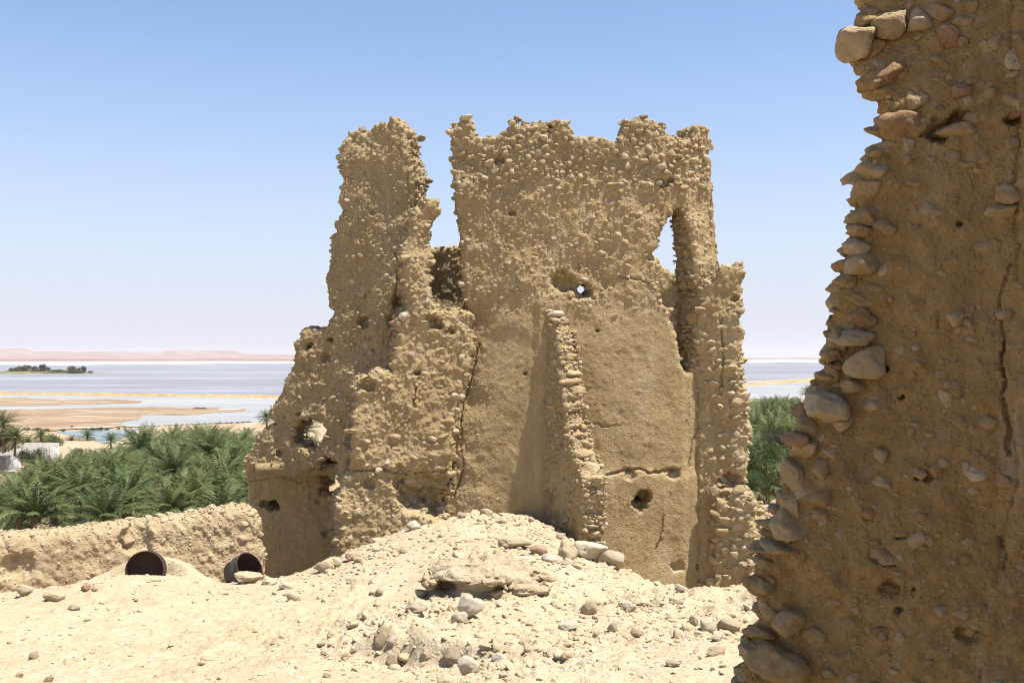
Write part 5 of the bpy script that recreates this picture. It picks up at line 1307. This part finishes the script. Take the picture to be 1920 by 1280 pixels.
# rusty oil drums
def rustmat(name, a, b, c_, rough=.75, metal=.0):
    m, nt, bs = newmat(name); tc = nd(nt, 'ShaderNodeTexCoord').outputs['Object']
    n1 = noisen(nt, tc, 5, 5, .65, .5); n2 = noisen(nt, tc, 22, 4, .6)
    c = mixc(nt, ramp(nt, n1, [(.35, (0, 0, 0)), (.65, (1, 1, 1))]), a, b); c = mixc(nt, ramp(nt, n2, [(.5, (0, 0, 0)), (.75, (1, 1, 1))]), c, c_)
    nt.links.new(c, bs.inputs['Base Color']); bs.inputs['Roughness'].default_value = rough; bs.inputs['Metallic'].default_value = metal; bs.inputs['Specular IOR Level'].default_value = .4
    bump(nt, bs, n2, .004); return m
M_RUST = rustmat('rusty_drum_inside', (.045, .02, .014), (.03, .014, .010), (.065, .03, .02))
M_DRUM = rustmat('dark_drum_paint', (.035, .04, .038), (.06, .055, .05), (.09, .06, .045), .55)
M_RIM = rustmat('rusty_rim', (.09, .03, .022), (.06, .03, .025), (.16, .08, .06))
def lathe(prof, n=48):
    prof = np.array(prof); a = np.linspace(0, 2 * np.pi, n, endpoint=False)
    V = np.stack([prof[:, 0][:, None] * np.cos(a), prof[:, 0][:, None] * np.sin(a), np.repeat(prof[:, 1][:, None], n, 1)], -1)
    ids = np.arange(len(prof) * n).reshape(len(prof), n); nx = np.roll(ids, -1, 1)
    return V.reshape(-1, 3), [np.stack([ids[:-1], nx[:-1], nx[1:], ids[1:]], -1).reshape(-1, 4)]
def drum(loc, axis, label, R=.29, L=.85, short=False):
    r = empty('oil_drum', loc); r.rotation_euler = Vector(axis).to_track_quat('Z', 'Y').to_euler(); tag(r, label, 'drum')
    hoop = lambda z0: [(R, z0 - .03), (R + .012, z0 - .012), (R + .012, z0 + .012), (R, z0 + .03)]
    def part(nm, prof, m):
        a = Acc(); v, f = lathe(prof); a.add(v, f); return a.build(nm, m, parent=r, attrs=False)
    ribs = [q for z0 in ((.12,) if L < .4 else (.27, .56)) for q in [(x_, -z_) for (x_, z_) in hoop(z0)]]
    part('shell', [(R, -.005)] + ribs + [(R, -L), (R - .01, -L + .012), (.001, -L + .012)], M_DRUM)
    part('lining', [(R - .006, -.004), (R - .006, -L + .03), (.001, -L + .03)], M_RUST)
    part('rim', [(R - .006, -.006), (R - .006, .004), (R - .002, .008), (R + .003, .008), (R + .007, .004), (R + .007, -.008), (R + .001, -.010)], M_RIM)
    return r
d0 = 13.02
drum(((271 - 960) / F * d0, d0, (HOR - 1068) / F * d0), (.10, -1, .20), 'rusty open drum half buried on its side in the slope before the parapet', R=.24, L=.14)
d1 = 13.15
drum(((468 - 960) / F * d1, d1, (HOR - 1064) / F * d1), (.75, -.42, .5), 'dark drum tipped over on stones beside the end of the parapet', R=.21, L=.27, short=True)

# calibration of all surface colours to the exposure (nominal colours above are 1.4 times the real albedo)
for m in bpy.data.materials:
    if not m.use_nodes:
        continue
    nt = m.node_tree
    for nn in [q for q in nt.nodes if q.type in ('BSDF_PRINCIPLED', 'BSDF_TRANSLUCENT')]:
        i_ = nn.inputs['Base Color'] if nn.type == 'BSDF_PRINCIPLED' else nn.inputs['Color']
        if i_.is_linked:
            src = i_.links[0].from_socket
            nt.links.new(mixc(nt, 1.0, src, (.71, .71, .71), 'MULTIPLY'), i_)
